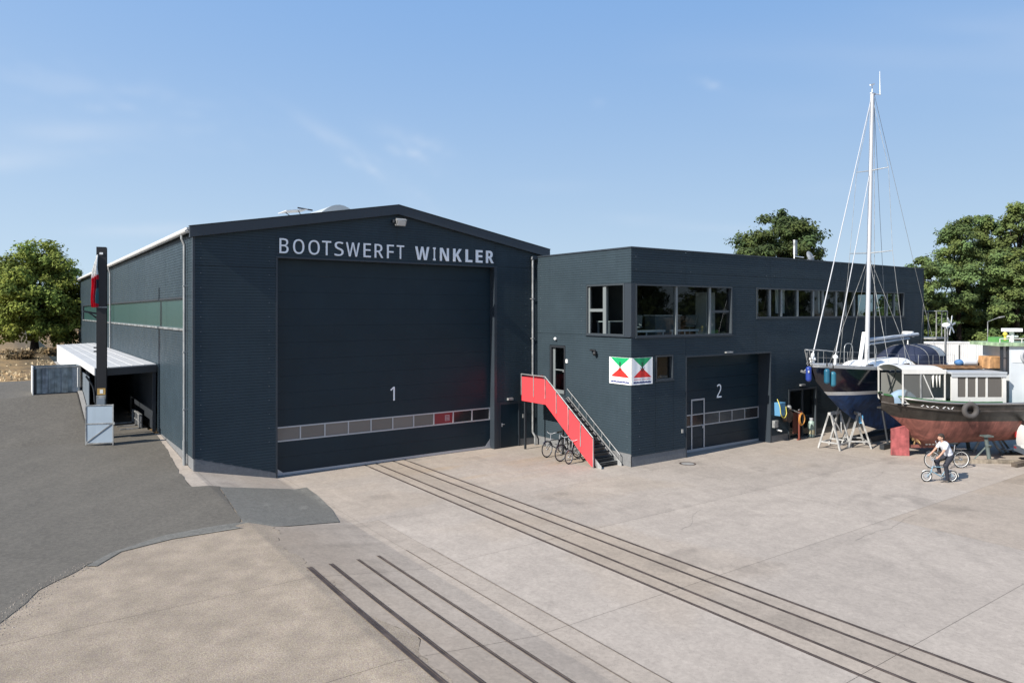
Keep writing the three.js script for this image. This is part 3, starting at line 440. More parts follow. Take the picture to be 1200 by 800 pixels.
  { // stair door
    const d = group('door', annex), x = AX + 0.1;
    add('frame', [B(AX - 0.01, x + 0.06, 2.42, 4.54, 1.08, 1.18), B(AX - 0.01, x + 0.06, 2.42, 4.54, 2.05, 2.12), B(AX - 0.01, x + 0.06, 4.46, 4.54, 1.18, 2.05)], M.trimDark, d);
    add('door_leaf', [B(x, x + 0.05, 2.44, 4.46, 1.18, 1.32), B(x, x + 0.05, 2.44, 4.46, 1.95, 2.05), B(x, x + 0.05, 2.44, 2.6, 1.32, 1.95), B(x, x + 0.05, 3.45, 3.5, 1.32, 1.95)], M.mull, d);
    add('pane', paneX(x + 0.022, 1.32, 1.95, 2.6, 4.46), M.glass, d); add('room_wall', [B(x + 0.9, x + 1.0, 2.4, 4.6, 0.6, 2.6), B(x + 0.06, x + 0.9, 2.4, 4.6, 0.5, 0.6), B(x + 0.06, x + 0.9, 2.4, 4.6, 2.6, 2.7), B(x + 0.06, x + 0.9, 2.3, 2.4, 0.6, 2.6), B(x + 0.06, x + 0.9, 4.6, 4.7, 0.6, 2.6)], M.room, d);
    add('handle', [R([x - 0.05, 3.42, 1.9], [x - 0.05, 3.42, 2.02], 0.015), R([x, 3.42, 2.0], [x - 0.05, 3.42, 2.0], 0.012)], M.alu, d);
  }
  add('small_room', [B(13, 14.2, 3.1, 4.4, 5.0, 5.05), B(13, 14.2, 3.1, 3.15, 5.05, 5.75), B(12.95, 13, 3.1, 4.4, 5.0, 5.75), B(14.2, 14.25, 3.1, 4.4, 5.0, 5.75), B(13, 14.2, 4.4, 4.45, 5.05, 5.75)], M.room, rm);
  // gate 2
  const gt = group('gate', annex), gz = 5.49, gx0 = 14.94, gx1 = 20.67;
  add('reveal', [B(gx0 - 0.05, gx0, 0, 4.2, gz - 0.06, AZ + 0.012)], M.trim, gt); add('reveal', [B(gx1, gx1 + 0.07, 0, 4.2, gz - 0.06, AZ + 0.02)], M.trim, gt); add('head', [B(gx0, gx1, 4.14, 4.2, gz - 0.06, AZ + 0.02)], M.trim, gt);
  const secs = [[0.12, 0.6], [0.6, 1.09], [1.09, 1.62], [1.62, 2.13], [2.13, 2.63], [2.63, 3.13], [3.13, 3.64], [3.64, 4.14]];
  secs.forEach(([a, b], i) => { if (i !== 2) add('door_section', [B(gx0, gx1, a + 0.004, b - 0.004, gz - 0.04, gz)], M.gate, gt); });
  const xs2 = [gx0, 15.93, 16.81, 17.83, 18.72, 19.65, gx1];
  add('window_rail', [B(gx0, gx1, 1.09, 1.135, gz - 0.04, gz + 0.012), B(gx0, gx1, 1.575, 1.62, gz - 0.04, gz + 0.012)], M.alu, gt);
  xs2.forEach((x, i) => add('mullion', B(clamp(x - 0.02, gx0, gx1 - 0.04), clamp(x + 0.02, gx0 + 0.04, gx1), 1.135, 1.575, gz - 0.04, gz + 0.01), M.alu, gt));
  for (let i = 0; i < 6; i++) add('pane', B(xs2[i] + 0.02, xs2[i + 1] - 0.02, 1.135, 1.575, gz - 0.03, gz - 0.01), i > 1 && i < 5 ? (M.paneGrey || (M.paneGrey = mat(0.05, 0.055, 0.06, 0.15))) : M.paneDark, gt);
  const wk = add('wicket_frame', [B(15.93, 16.0, 0.12, 2.27, gz + 0.012, gz + 0.03), B(16.74, 16.81, 0.12, 2.27, gz + 0.012, gz + 0.03), B(16.0, 16.74, 2.2, 2.27, gz + 0.012, gz + 0.03)], M.alu, gt); add('handle', [B(16.66, 16.72, 0.98, 1.12, gz + 0.004, gz + 0.04)], M.alu, wk);
  add('bottom_seal', [B(gx0, gx1, 0.01, 0.12, gz - 0.04, gz + 0.015)], M.alu, gt);
  add('number', glyph('2', font, 17.66, 17.98, 2.22, 2.82, gz + 0.001, 0.006), M.letter, gt);
  // glazed ground floor door
  const d = group('door', annex);
  add('frame', [B(22.1, 22.2, 0, 2.36, AZ - 0.12, AZ + 0.02), B(24.36, 24.46, 0, 2.36, AZ - 0.12, AZ + 0.02), B(22.2, 24.36, 2.28, 2.36, AZ - 0.12, AZ + 0.02), B(23.3, 23.38, 0.05, 2.28, AZ - 0.12, AZ - 0.04), B(22.2, 24.36, 0, 0.06, AZ - 0.12, AZ - 0.04)], M.frame, d);
  add('pane', paneZ(22.2, 23.3, 0.06, 2.28, AZ - 0.09), M.glass, d); add('pane', paneZ(23.38, 24.36, 0.06, 2.28, AZ - 0.09), M.glass, d);
  add('lobby', [B(22, 24.6, 0, 2.5, 3.6, 3.7), B(21.9, 22.0, 0, 2.5, 3.6, 5.78), B(24.6, 24.7, 0, 2.5, 3.6, 5.78), B(22, 24.6, 2.5, 2.6, 3.6, 5.78), B(22, 24.6, -0.06, 0.004, 3.6, 6.0)], M.room, d);
  add('door_light', [B(23.0, 23.35, 2.48, 2.56, AZ, AZ + 0.1)], M.galv, annex); add('gate_light', [B(17.4, 17.85, 4.24, 4.30, AZ, AZ + 0.1)], M.galv, annex);
  add('switch_box', [B(14.62, 14.7, 1.05, 1.2, AZ, AZ + 0.05)], M.galv, annex);
  add('end_window', [paneX(AE - 0.12, 2.2, 5.4, 5.6, 7.1)], M.glass, annex);
  add('wall_lamp', [new THREE.SphereGeometry(0.07, 12, 8).translate(AX - 0.06, 4.84, 1.52), B(AX - 0.04, AX, 4.8, 4.88, 1.48, 1.56)], M.whitePaint, annex);
  add('door_phone', [B(AX - 0.04, AX, 3.82, 3.98, 2.2, 2.32)], M.whitePaint, annex);
}

// rows of screw heads on the wall sheets
{ const pts = (plane, c, as, y0, y1) => { const g = []; for (const a of as) for (let y = y0; y < y1; y += 0.5) for (const d of [0]) { const s = 0.012; g.push(plane === 'z' ? B(a - s, a + s, y + d - s, y + d + s, c, c + 0.008) : B(c - 0.008, c, y + d - s, y + d + s, a - s, a + s)); } return g; };
  const sm = mat(0.12, 0.14, 0.16, 0.4); let m = add('fixings', [...pts('z', 0.001, [-2.6, -0.3], 1.35, 8.4), ...pts('z', 0.001, [11.2], 2.4, 8.2), ...pts('x', XL - 0.001, [-0.35, -5.0, -5.35, -10.15, -10.5], 1.35, 5.2)], sm, hall); m.userData.kind = 'stuff';
  m = add('fixings', [...pts('x', AX - 0.001, [0.4, 3.2], 5.15, 8.2), ...pts('x', AX - 0.001, [2.6, 5.9], 0.65, 2.9), ...pts('z', AZ + 0.001, [12.0, 14.6, 15.2, 20.4, 21.0, 26.3, 26.9, 35.1], 7.68, 8.3), ...pts('z', AZ + 0.001, [12.2, 20.95], 0.65, 3.0)], sm, annex); m.userData.kind = 'stuff'; }

// ---------------------------------------------------------------- red outside stair
{
  const st = thing('outside_stair', 'steel outside stair with bright red side panels up to the annex door', 'staircase', [10.5, 0, 0]);
  const zp = (pts, d) => prism(pts, d, 0.003).rotateY(-Math.PI / 2);
  const top = z => z <= 2.36 ? 3.18 : mix(3.18, 1.04, (z - 2.36) / 3.0), bot = z => z <= 2.36 ? 2.13 : mix(2.13, 0.02, (z - 2.36) / 2.86);
  const cuts = [0.67, 1.56, 2.36, 3.10, 3.86, 4.62, 5.36];
  for (let i = 0; i < cuts.length - 1; i++) { const a = cuts[i] + (i ? 0.006 : 0), b = cuts[i + 1] - 0.006; const pts = i === 5 ? [[a, bot(a)], [5.24, 0.03], [b, 0.03], [b, top(b)], [a, top(a)]] : [[a, bot(a)], [b, bot(b)], [b, top(b)], [a, top(a)]]; add('red_panel', zp(pts, 0.025), M.red, st); }
  add('red_panel', B(0.0, 1.16, 2.13, 3.18, 0.66, 0.68), M.red, st);
  const hr = [[-0.05, 3.30, 0.66], [-0.05, 3.30, 2.36], [-0.05, 1.16, 5.36]];
  add('handrail', [R(hr[0], hr[1], 0.024), R(hr[1], hr[2], 0.024), new THREE.SphereGeometry(0.024, 8, 6).translate(-0.05, 3.30, 2.36)], M.galv, st);
  cuts.forEach((z, i) => add('post', B(-0.06, -0.03, i === 6 ? 0.02 : bot(z) + 0.25, top(z) + 0.12, z - 0.02, z + 0.02), M.galv, st));
  add('landing', [B(0.03, 1.2, 2.28, 2.33, 0.67, 2.36), B(0.03, 1.2, 2.13, 2.28, 2.3, 2.36), B(0.03, 0.08, 2.13, 2.28, 0.67, 2.3), B(1.15, 1.2, 2.13, 2.28, 0.67, 2.3)], M.galv, st);
  const n = 13; for (let i = 0; i < n; i++) { const z = 2.42 + i * 0.236, y = 2.33 - (i + 1) * (2.33 / (n + 1)); add('tread', [B(0.06, 1.1, y - 0.035, y, z, z + 0.25), B(0.06, 1.1, y - 0.07, y, z + 0.235, z + 0.25)], M.tread || (M.tread = mat(0.16, 0.17, 0.18, 0.55, { metalness: 0.4, tex: T.worn })), st); }
  const sp = [[2.36, 2.05], [5.5, 0.0], [5.72, 0.0], [5.72, 0.10], [2.5, 2.38], [2.36, 2.38]];
  add('stringer', zp(sp, 0.012).translate(0.06, 0, 0), M.galv, st); add('stringer', zp(sp, 0.012).translate(1.12, 0, 0), M.galv, st);
  add('inner_rail', [R([1.13, 2.72, 2.4], [1.13, 0.42, 5.62], 0.018), R([1.13, 0.42, 5.62], [1.13, 0.05, 5.62], 0.018), ...range(2.7, 5.5, 0.5).map(z => R([1.13, mix(2.5, 0.2, (z - 2.4) / 3.22), z], [1.13, mix(2.72, 0.42, (z - 2.4) / 3.22), z], 0.012))], M.galv, st);
  add('support_leg', [B(0.06, 0.14, 0, 2.2, 0.72, 0.80)], M.trimDark, st); add('support_leg', [B(0.95, 1.03, 0, 2.2, 2.24, 2.32)], M.trimDark, st);
}

// ---------------------------------------------------------------- corner banner
{
  const c = document.createElement('canvas'); c.width = 512; c.height = 512; const x = c.getContext('2d');
  x.fillStyle = '#f4f4f2'; x.fillRect(0, 0, 512, 512);
  const tri = (col, a) => { x.fillStyle = col; x.beginPath(); x.moveTo(a[0], a[1]); x.lineTo(a[2], a[3]); x.lineTo(a[4], a[5]); x.closePath(); x.fill(); };
  tri('#0d9a5e', [20, 4, 492, 4, 256, 190]); tri('#dd2b26', [256, 195, 26, 375, 490, 382]);
  x.fillStyle = '#151515'; x.fillRect(236, 96, 14, 110); x.fillRect(262, 96, 14, 110); x.fillRect(232, 92, 48, 10); x.fillRect(236, 128, 40, 8); x.fillRect(236, 160, 40, 8); x.fillRect(222, 205, 12, 52); x.fillRect(250, 190, 14, 75); x.fillRect(280, 205, 12, 52);
  x.strokeStyle = '#151515'; x.lineWidth = 8; x.beginPath(); x.moveTo(200, 190); x.lineTo(228, 232); x.moveTo(316, 190); x.lineTo(286, 232); x.moveTo(232, 240); x.lineTo(284, 240); x.stroke();
  x.fillStyle = '#c9727a'; for (let i = 0; i < 17; i++) if (i !== 7) x.fillRect(46 + i * 25, 404, 16, 24);
  x.fillStyle = '#27356f'; x.beginPath(); x.moveTo(30, 486); for (let i = 0; i <= 60; i++) x.lineTo(30 + i * 7.5, 462 - 11 * Math.abs(Math.sin(i * 0.33))); x.lineTo(480, 486); x.closePath(); x.fill();
  const t = new THREE.CanvasTexture(c); t.colorSpace = THREE.SRGBColorSpace;
  const bm = new THREE.MeshStandardMaterial({ map: t, roughness: 0.55, side: THREE.DoubleSide });
  const bn = thing('corner_banner', 'white banner with green and red triangles wrapped round the annex corner', 'banner', [AX, 3.18, AZ]);
  const wavy = (w, h, s) => { const g = new THREE.PlaneGeometry(w, h, 24, 10), p = g.attributes.position; for (let i = 0; i < p.count; i++) { const u = (p.getX(i) + w / 2) / w; p.setZ(i, 0.035 + 0.006 * Math.sin(u * 17 + s) * Math.sin(u * Math.PI)); } g.computeVertexNormals(); return g; };
  add('banner_sheet', wavy(1.12, 1.05, 1).translate(0.58, 0.525, 0), bm, bn, true);
  add('banner_sheet', wavy(1.18, 1.05, 4).rotateY(-Math.PI / 2).translate(0, 0.525, -0.58), bm, bn, true);
  for (const h of [B(0.0, 0.03, -0.005, 1.055, 0.0, 0.03), B(1.13, 1.15, 0, 1.05, 0.014, 0.036), B(-0.036, -0.014, 0, 1.05, -1.19, -1.17)]) add('hem', h, M.whitePaint, bn);
}
{
  const c = thing('security_camera', 'small dark security camera on the annex wall near the banner', 'camera', [AX, 4.42, 4.07]);
  add('arm', [R([0, 0.03, -0.2], [-0.12, 0.03, -0.2], 0.03), R([-0.1, 0.03, -0.22], [-0.1, 0.03, 0.1], 0.03)], M.black, c); add('dome', [new THREE.SphereGeometry(0.09, 12, 10).translate(-0.12, -0.1, 0.08), R([-0.12, -0.1, 0.08], [-0.12, 0.03, 0.08], 0.05)], M.black, c);
}

// ---------------------------------------------------------------- bicycles
function makeBike(name, label, pos, turn, o = {}) {
  const r = o.r || 0.34, wb = o.wb || 1.04, k = r / 0.34, b = thing(name, label, 'bicycle', pos, turn, o.group), fm = o.frame || M.black;
  const front = -wb * 0.56, rear = wb * 0.44;                      // rides towards -x
  for (const x of [front, rear]) {
    const w = group('wheel', b); w.position.set(x, r, 0);
    add('tyre', torus(r - 0.018, 0.02), M.rubber, w); add('rim', torus(r - 0.045, 0.012), o.rim || M.alu, w);
    add('spokes', [...Array(14)].map((_, i) => { const a = i / 14 * Math.PI * 2; return R([Math.cos(a) * (r - 0.05), Math.sin(a) * (r - 0.05), 0], [0, 0, i % 2 ? 0.025 : -0.025], 0.0022, 0.0022, 4); }), M.steel, w);
    add('hub', [R([0, 0, -0.05], [0, 0, 0.05], 0.022), ...(o.hubs ? [R([0, 0, -0.02], [0, 0, 0.02], o.hubs, o.hubs, 16)] : [])], M.alu, w);
  }
  const bb = [0.02, 0.28 * k + 0.02, 0], seatT = [0.22, r + 0.3, 0], head = [front + 0.22, r + 0.34, 0], headLow = [front + 0.16, r + 0.18, 0], ax = [rear, r, 0];
  add('frame', [R(bb, seatT, 0.017), R(seatT, head, 0.016), R(bb, headLow, 0.02), R(head, headLow, 0.02), R([bb[0], bb[1], 0.05], [ax[0], ax[1], 0.06], 0.01), R([bb[0], bb[1], -0.05], [ax[0], ax[1], -0.06], 0.01), R([seatT[0], seatT[1], 0.03], [ax[0], ax[1], 0.06], 0.009), R([seatT[0], seatT[1], -0.03], [ax[0], ax[1], -0.06], 0.009)], fm, b);
  add('fork', [R([headLow[0], headLow[1], 0.045], [front, r, 0.05], 0.012), R([headLow[0], headLow[1], -0.045], [front, r, -0.05], 0.012), R([headLow[0], headLow[1], -0.05], [headLow[0], headLow[1], 0.05], 0.014)], fm, b);
  add('saddle', [new THREE.SphereGeometry(0.13, 12, 8).scale(1, 0.28, 0.55).translate(0.27, r + 0.62, 0), new THREE.SphereGeometry(0.08, 10, 6).scale(1.5, 0.3, 0.35).translate(0.15, r + 0.62, 0)], M.rubber, b); add('seat_post', R(seatT, [0.26, r + 0.61, 0], 0.013), M.alu, b);
  const hx = head[0] + 0.03, hy = r + 0.62; add('handlebar', [R(head, [hx, hy, 0], 0.013), tube([[hx + 0.16, hy + 0.04, -0.29], [hx + 0.02, hy + 0.05, -0.22], [hx - 0.03, hy, -0.08], [hx - 0.03, hy, 0.08], [hx + 0.02, hy + 0.05, 0.22], [hx + 0.16, hy + 0.04, 0.29]], 0.012)], o.bar || M.alu, b); add('grip', [R([hx + 0.16, hy + 0.04, 0.29], [hx + 0.06, hy + 0.05, 0.25], 0.018)], M.rubber, b); add('grip', [R([hx + 0.16, hy + 0.04, -0.29], [hx + 0.06, hy + 0.05, -0.25], 0.018)], M.rubber, b);
  add('crank', [torus(0.085 * k, 0.008, 20, 5).translate(bb[0], bb[1], 0.055), R([bb[0], bb[1], -0.08], [bb[0], bb[1], 0.08], 0.015), R([bb[0], bb[1], 0.08], [bb[0] - 0.1, bb[1] - 0.13 * k, 0.08], 0.009), R([bb[0], bb[1], -0.08], [bb[0] + 0.1, bb[1] + 0.13 * k, -0.08], 0.009), B(bb[0] - 0.15, bb[0] - 0.05, bb[1] - 0.145 * k, bb[1] - 0.12 * k, 0.08, 0.17), B(bb[0] + 0.05, bb[0] + 0.15, bb[1] + 0.12 * k, bb[1] + 0.145 * k, -0.17, -0.08)], M.steel, b);
  if (o.guards !== false) for (const x of [front, rear]) { const p = []; for (let i = 0; i <= 12; i++) { const a = (x === rear ? -0.1 : 0.35) + i / 12 * Math.PI * (x === rear ? 0.8 : 0.62); p.push([x + Math.cos(a) * (r + 0.02), r + Math.sin(a) * (r + 0.02), 0]); } const L = p.map(q => [q[0], q[1], -0.028]), Rr = p.map(q => [q[0], q[1], 0.028]); add('mudguard', loft([L, Rr]), o.guard || fm, b); }
  if (o.rack) add('rack', [B(rear - 0.2, rear + 0.18, r * 2 + 0.07, r * 2 + 0.085, -0.06, 0.06), R([rear, r, 0.07], [rear - 0.05, r * 2 + 0.07, 0.06], 0.006), R([rear, r, -0.07], [rear - 0.05, r * 2 + 0.07, -0.06], 0.006)], M.steel, b);
  add('kickstand', R([rear - 0.16, r * 0.9, 0.03], [rear - 0.05, 0.0, 0.2], 0.008), M.steel, b);
  return b;
}
makeBike('parked_bicycle', 'dark blue bicycle parked beside the downpipe left of the red stair', [10.83, 0, 2.62], 0.2, { frame: mat(0.025, 0.03, 0.05, 0.4), rack: true, group: 'bicycles parked under the stair' });
makeBike('parked_bicycle', 'black bicycle with a red hub standing under the red stair', [10.78, 0, 3.62], 0.12, { frame: M.black, group: 'bicycles parked under the stair' });
makeBike('parked_bicycle', 'grey small wheeled bicycle under the low end of the stair', [10.72, 0, 4.12], 0.25, { r: 0.28, frame: mat(0.1, 0.11, 0.12, 0.4), group: 'bicycles parked under the stair' });

// ---------------------------------------------------------------- things by the glazed door
{
  const h = thing('hose_holder', 'blue wall box with a looped yellow hose right of gate 2', 'hose', [21.2, 1.2, AZ]);
  add('box', [prism([[-0.18, 0.05], [0.18, 0.05], [0.2, 0.62], [-0.2, 0.62]], 0.28, 0.02)], mat(0.09, 0.24, 0.40, 0.4), h); add('hose', [tube([[-0.22, 0.8, 0.16], [-0.26, 0.5, 0.32], [-0.22, 0.1, 0.36], [0.02, -0.06, 0.36], [0.22, 0.1, 0.34], [0.24, 0.45, 0.3]], 0.02, 30)], mat(0.55, 0.5, 0.10, 0.5), h);
  const e = thing('socket_box', 'small grey electric socket box on the wall below the blue hose box', 'socket box', [20.95, 0.85, AZ]); add('case', [prism([[-0.13, -0.15], [0.13, -0.15], [0.13, 0.15], [-0.13, 0.15]], 0.14, 0.01)], M.galv, e); add('plug', [R([0.1, -0.28, 0.1], [0.3, -0.34, 0.2], 0.04)], M.whitePaint, e);
  const r = thing('hose_reel', 'brown metal hose reel fixed to the wall beside the glazed door', 'hose reel', [21.75, 1.05, AZ]); add('drum', [R([0, 0.1, 0.08], [0, 0.1, 0.3], 0.22, 0.22, 20)], mat(0.16, 0.10, 0.08, 0.6), r); add('flange', R([0, 0.1, 0.29], [0, 0.1, 0.31], 0.28, 0.28, 20), M.rust, r); add('flange', R([0, 0.1, 0.06], [0, 0.1, 0.08], 0.28, 0.28, 20), M.rust, r); add('bracket', [B(-0.06, 0.06, -0.05, 0.25, 0, 0.08)], M.trimDark, r); add('arm', [bar([0.1, 0.45, 0.2], [0.75, 0.2, 0.4], 0.05, 0.05), new THREE.SphereGeometry(0.12, 10, 8).translate(0.1, 0.5, 0.2)], M.galv, r);
  const s = thing('water_standpipe', 'rusty red standpipe with a coiled orange hose beside the glazed door', 'standpipe', [22.42, 0, AZ + 0.35]); add('pipe', [R([0, 0, 0], [0, 1.35, 0], 0.045), R([-0.12, 0.02, 0], [0.12, 0.02, 0], 0.05), R([0, 1.3, 0], [0.18, 1.3, 0.02], 0.035)], mat(0.16, 0.04, 0.025, 0.6), s); add('back_plate', [B(-0.28, 0.28, 0.3, 1.3, -0.16, -0.12)], mat(0.10, 0.03, 0.02, 0.7), s); add('hose', [torus(0.22, 0.018, 32).scale(1, 1.3, 1).translate(0.08, 0.98, 0.08), torus(0.2, 0.018, 32).scale(1, 1.25, 1).translate(0.08, 1.0, 0.12)], mat(0.55, 0.25, 0.05, 0.5), s); add('tap', [R([0.18, 1.3, 0.02], [0.18, 1.2, 0.08], 0.025), R([0.05, 1.42, 0], [-0.05, 1.42, 0], 0.02)], M.alu, s);
  const b = thing('gas_bottle', 'pale green gas bottle standing in front of the glazed door', 'gas bottle', [23.65, 0, AZ + 0.22]); add('body', new THREE.LatheGeometry([[0, 0.0], [0.13, 0.0], [0.15, 0.03], [0.15, 0.62], [0.13, 0.74], [0.06, 0.8], [0.05, 0.86], [0, 0.86]].map(p => new THREE.Vector2(...p)), 20), mat(0.25, 0.33, 0.30, 0.45), b); add('collar', new THREE.LatheGeometry([[0.085, 0.80], [0.09, 0.92], [0.075, 0.92]].map(p => new THREE.Vector2(...p)), 16), M.alu, b); add('label', [new THREE.CylinderGeometry(0.153, 0.153, 0.2, 20, 1, true).translate(0, 0.25, 0)], mat(0.5, 0.45, 0.3, 0.6), b);
}
{ const m = thing('manhole_cover', 'round rusty manhole cover with concrete infill near the annex corner', 'manhole', [14.04, 0, 6.95]); add('ring', [new THREE.RingGeometry(0.26, 0.33, 36).rotateX(-Math.PI / 2).translate(0, 0.006, 0)], M.rust, m); add('cover', [new THREE.CircleGeometry(0.25, 32).rotateX(-Math.PI / 2).translate(0, 0.005, 0)], M.concreteWall, m); }

// ---------------------------------------------------------------- on the annex roof and at its end
{
  const a = thing('roof_antenna', 'small white panel antenna on a post on the annex roof', 'antenna', [27.4, AT - 0.15, 3]); add('post', [R([0, 0, 0], [0, 1.3, 0], 0.03), R([0, 0.75, 0], [0.9, 0.72, 0], 0.025)], M.whitePaint, a); add('panel', [B(-0.02, 0.42, 0.85, 1.65, -0.05, 0.05).rotateY(0.3)], M.galv, a);
  const d = thing('roof_dish', 'grey box antenna beside the white panel on the annex roof', 'antenna', [28.6, AT - 0.15, 3]); add('post', R([0, 0, 0], [0, 0.6, 0], 0.03), M.galv, d); add('dish', [new THREE.SphereGeometry(0.42, 16, 8, 0, Math.PI * 2, 0, 0.9).scale(1, 0.5, 1).rotateX(1.2).translate(0, 0.72, 0.1)], M.galv, d); add('feed_arm', R([0, 0.6, 0], [0.1, 0.8, 0.45], 0.015), M.galv, d);
  const p = thing('escape_platform', 'galvanised escape platform with railing at the far end of the annex', 'platform', [AE + 0.02, 0, 4.6]);
  add('floor', [B(0, 1.5, 4.45, 4.55, 0, 2.2)], M.galv, p); add('leg', R([1.42, 0, 0.1], [1.42, 4.45, 0.1], 0.05), M.galv, p); add('leg', R([1.42, 0, 2.1], [1.42, 4.45, 2.1], 0.05), M.galv, p);
  for (const [x, z] of [[0.1, 2.16], [0.75, 2.16], [1.46, 2.16], [1.46, 1.1], [1.46, 0.05]]) add('post', B(x - 0.025, x + 0.025, 4.55, 6.1, z - 0.025, z + 0.025), M.galv, p);
  add('rail', [R([0.1, 6.08, 2.16], [1.46, 6.08, 2.16], 0.025), R([1.46, 6.08, 2.16], [1.46, 6.08, 0.05], 0.025), R([0.1, 5.3, 2.16], [1.46, 5.3, 2.16], 0.015)], M.galv, p);
}

// ---------------------------------------------------------------- offices seen through the windows
function officeChair(pos, turn, label) {
  const c = thing('office_chair', label, 'chair', pos, turn, 'chairs in the office'); add('seat', [new THREE.SphereGeometry(0.25, 14, 8).scale(1, 0.22, 1).translate(0, 0.48, 0)], M.chairM || (M.chairM = mat(0.30, 0.32, 0.32, 0.7)), c); add('backrest', [prism([[-0.22, 0], [0.22, 0], [0.25, 0.42], [-0.25, 0.42]], 0.04, 0.02).rotateX(-0.15).translate(0, 0.55, -0.22)], M.chairM, c); add('stem', [R([0, 0.08, 0], [0, 0.46, 0], 0.03)], M.alu, c);
  add('base', [...Array(5)].map((_, i) => bar([0, 0.08, 0], [Math.cos(i * 1.257) * 0.28, 0.05, Math.sin(i * 1.257) * 0.28], 0.04, 0.03)), M.alu, c); return c;
}
officeChair([13.0, 4.9, 5.05], 0.6, 'pale swivel chair behind the corner window'); officeChair([13.9, 4.9, 4.3], 2.2, 'pale swivel chair on the far side of the office table'); officeChair([16.9, 4.9, 4.6], -1.2, 'pale swivel chair at the counter behind the narrow pane');
function table(pos, w, d, label) { const t = thing('office_table', label, 'table', pos, 0); add('top', B(-w / 2, w / 2, 0.70, 0.74, -d / 2, d / 2), M.whitePaint, t); for (const [a, b] of [[-1, -1], [1, -1], [-1, 1], [1, 1]]) add('leg', B(a * (w / 2 - 0.06) - 0.03, a * (w / 2 - 0.06) + 0.03, 0, 0.70, b * (d / 2 - 0.06) - 0.03, b * (d / 2 - 0.06) + 0.03), M.alu, t); return t; }
table([13.1, 4.9, 3.9], 1.6, 0.8, 'white office table behind the corner window');
{ const c = thing('office_counter', 'grey office counter behind the middle pane of the large window', 'counter', [15.5, 4.9, 4.3]); add('body', B(-0.8, 0.8, 0, 0.95, -0.3, 0.3), mat(0.16, 0.19, 0.2, 0.6), c); add('top', B(-0.85, 0.85, 0.95, 0.99, -0.35, 0.35), M.whitePaint, c);
  const k = thing('filing_cabinet', 'tall white cabinet inside the office beside the narrow pane', 'cabinet', [17.6, 4.9, 4.9]); add('body', B(-0.3, 0.3, 0, 2.0, -0.3, 0.3), M.white, k); add('door', B(-0.29, 0.29, 0.03, 0.98, 0.3, 0.315), M.whitePaint, k); add('door', B(-0.29, 0.29, 1.02, 1.97, 0.3, 0.315), M.whitePaint, k);
  [[12.4, 3, 5.0, 'white heating rail along the foot of the first large pane', 12.1, 14.25], [0, 0, 0, 'white heating rail along the foot of the middle large pane', 14.6, 16.35]].forEach(a => { const r = thing('heating_rail', a[3], 'radiator', [(a[4] + a[5]) / 2, 5.2, 5.55], 0, 'heating rails'); const w = (a[5] - a[4]) / 2; add('pipe', [B(-w, w, 0, 0.08, -0.04, 0.04)], M.whitePaint, r); for (const x of [-w + 0.1, 0, w - 0.1]) add('foot', B(x - 0.02, x + 0.02, -0.3, 0, -0.02, 0.02), M.whitePaint, r); });
  [[12.75, 6.1, 0.5], [15.2, 6.2, 0.4], [16.0, 6.25, 0.35], [13.4, 6.15, 0.6]].forEach(([x, y, w], i) => { const p = thing('wall_picture', ['dark framed picture on the office wall behind the table', 'small dark picture above the office counter', 'narrow dark picture above the end of the counter', 'wide framed picture on the back wall of the corner room'][i], 'picture', [x, y, 0.0], 0, 'office pictures'); add('frame', B(-w / 2, w / 2, -0.3, 0.3, 0, 0.03), M.black, p); add('print', B(-w / 2 + 0.04, w / 2 - 0.04, -0.26, 0.26, 0.03, 0.035), M.plinth, p); });
  for (const [x, w, lab] of [[22.2, 0.75, 'white roller blind in the strip window by the second mullion'], [20.35, 0.3, 'narrow white blind edge in the first strip pane'], [25.7, 0.5, 'white roller blind in the strip window behind the forestay']]) { const b = thing('roller_blind', lab, 'blind', [x, 5.8, 5.6], 0, 'office blinds'); add('cloth', B(-w / 2, w / 2, 0.15, 1.25, 0, 0.004), mat(0.55, 0.55, 0.52, 0.9), b); add('roller', R([-w / 2, 1.27, 0], [w / 2, 1.27, 0], 0.03), M.whitePaint, b); }
}

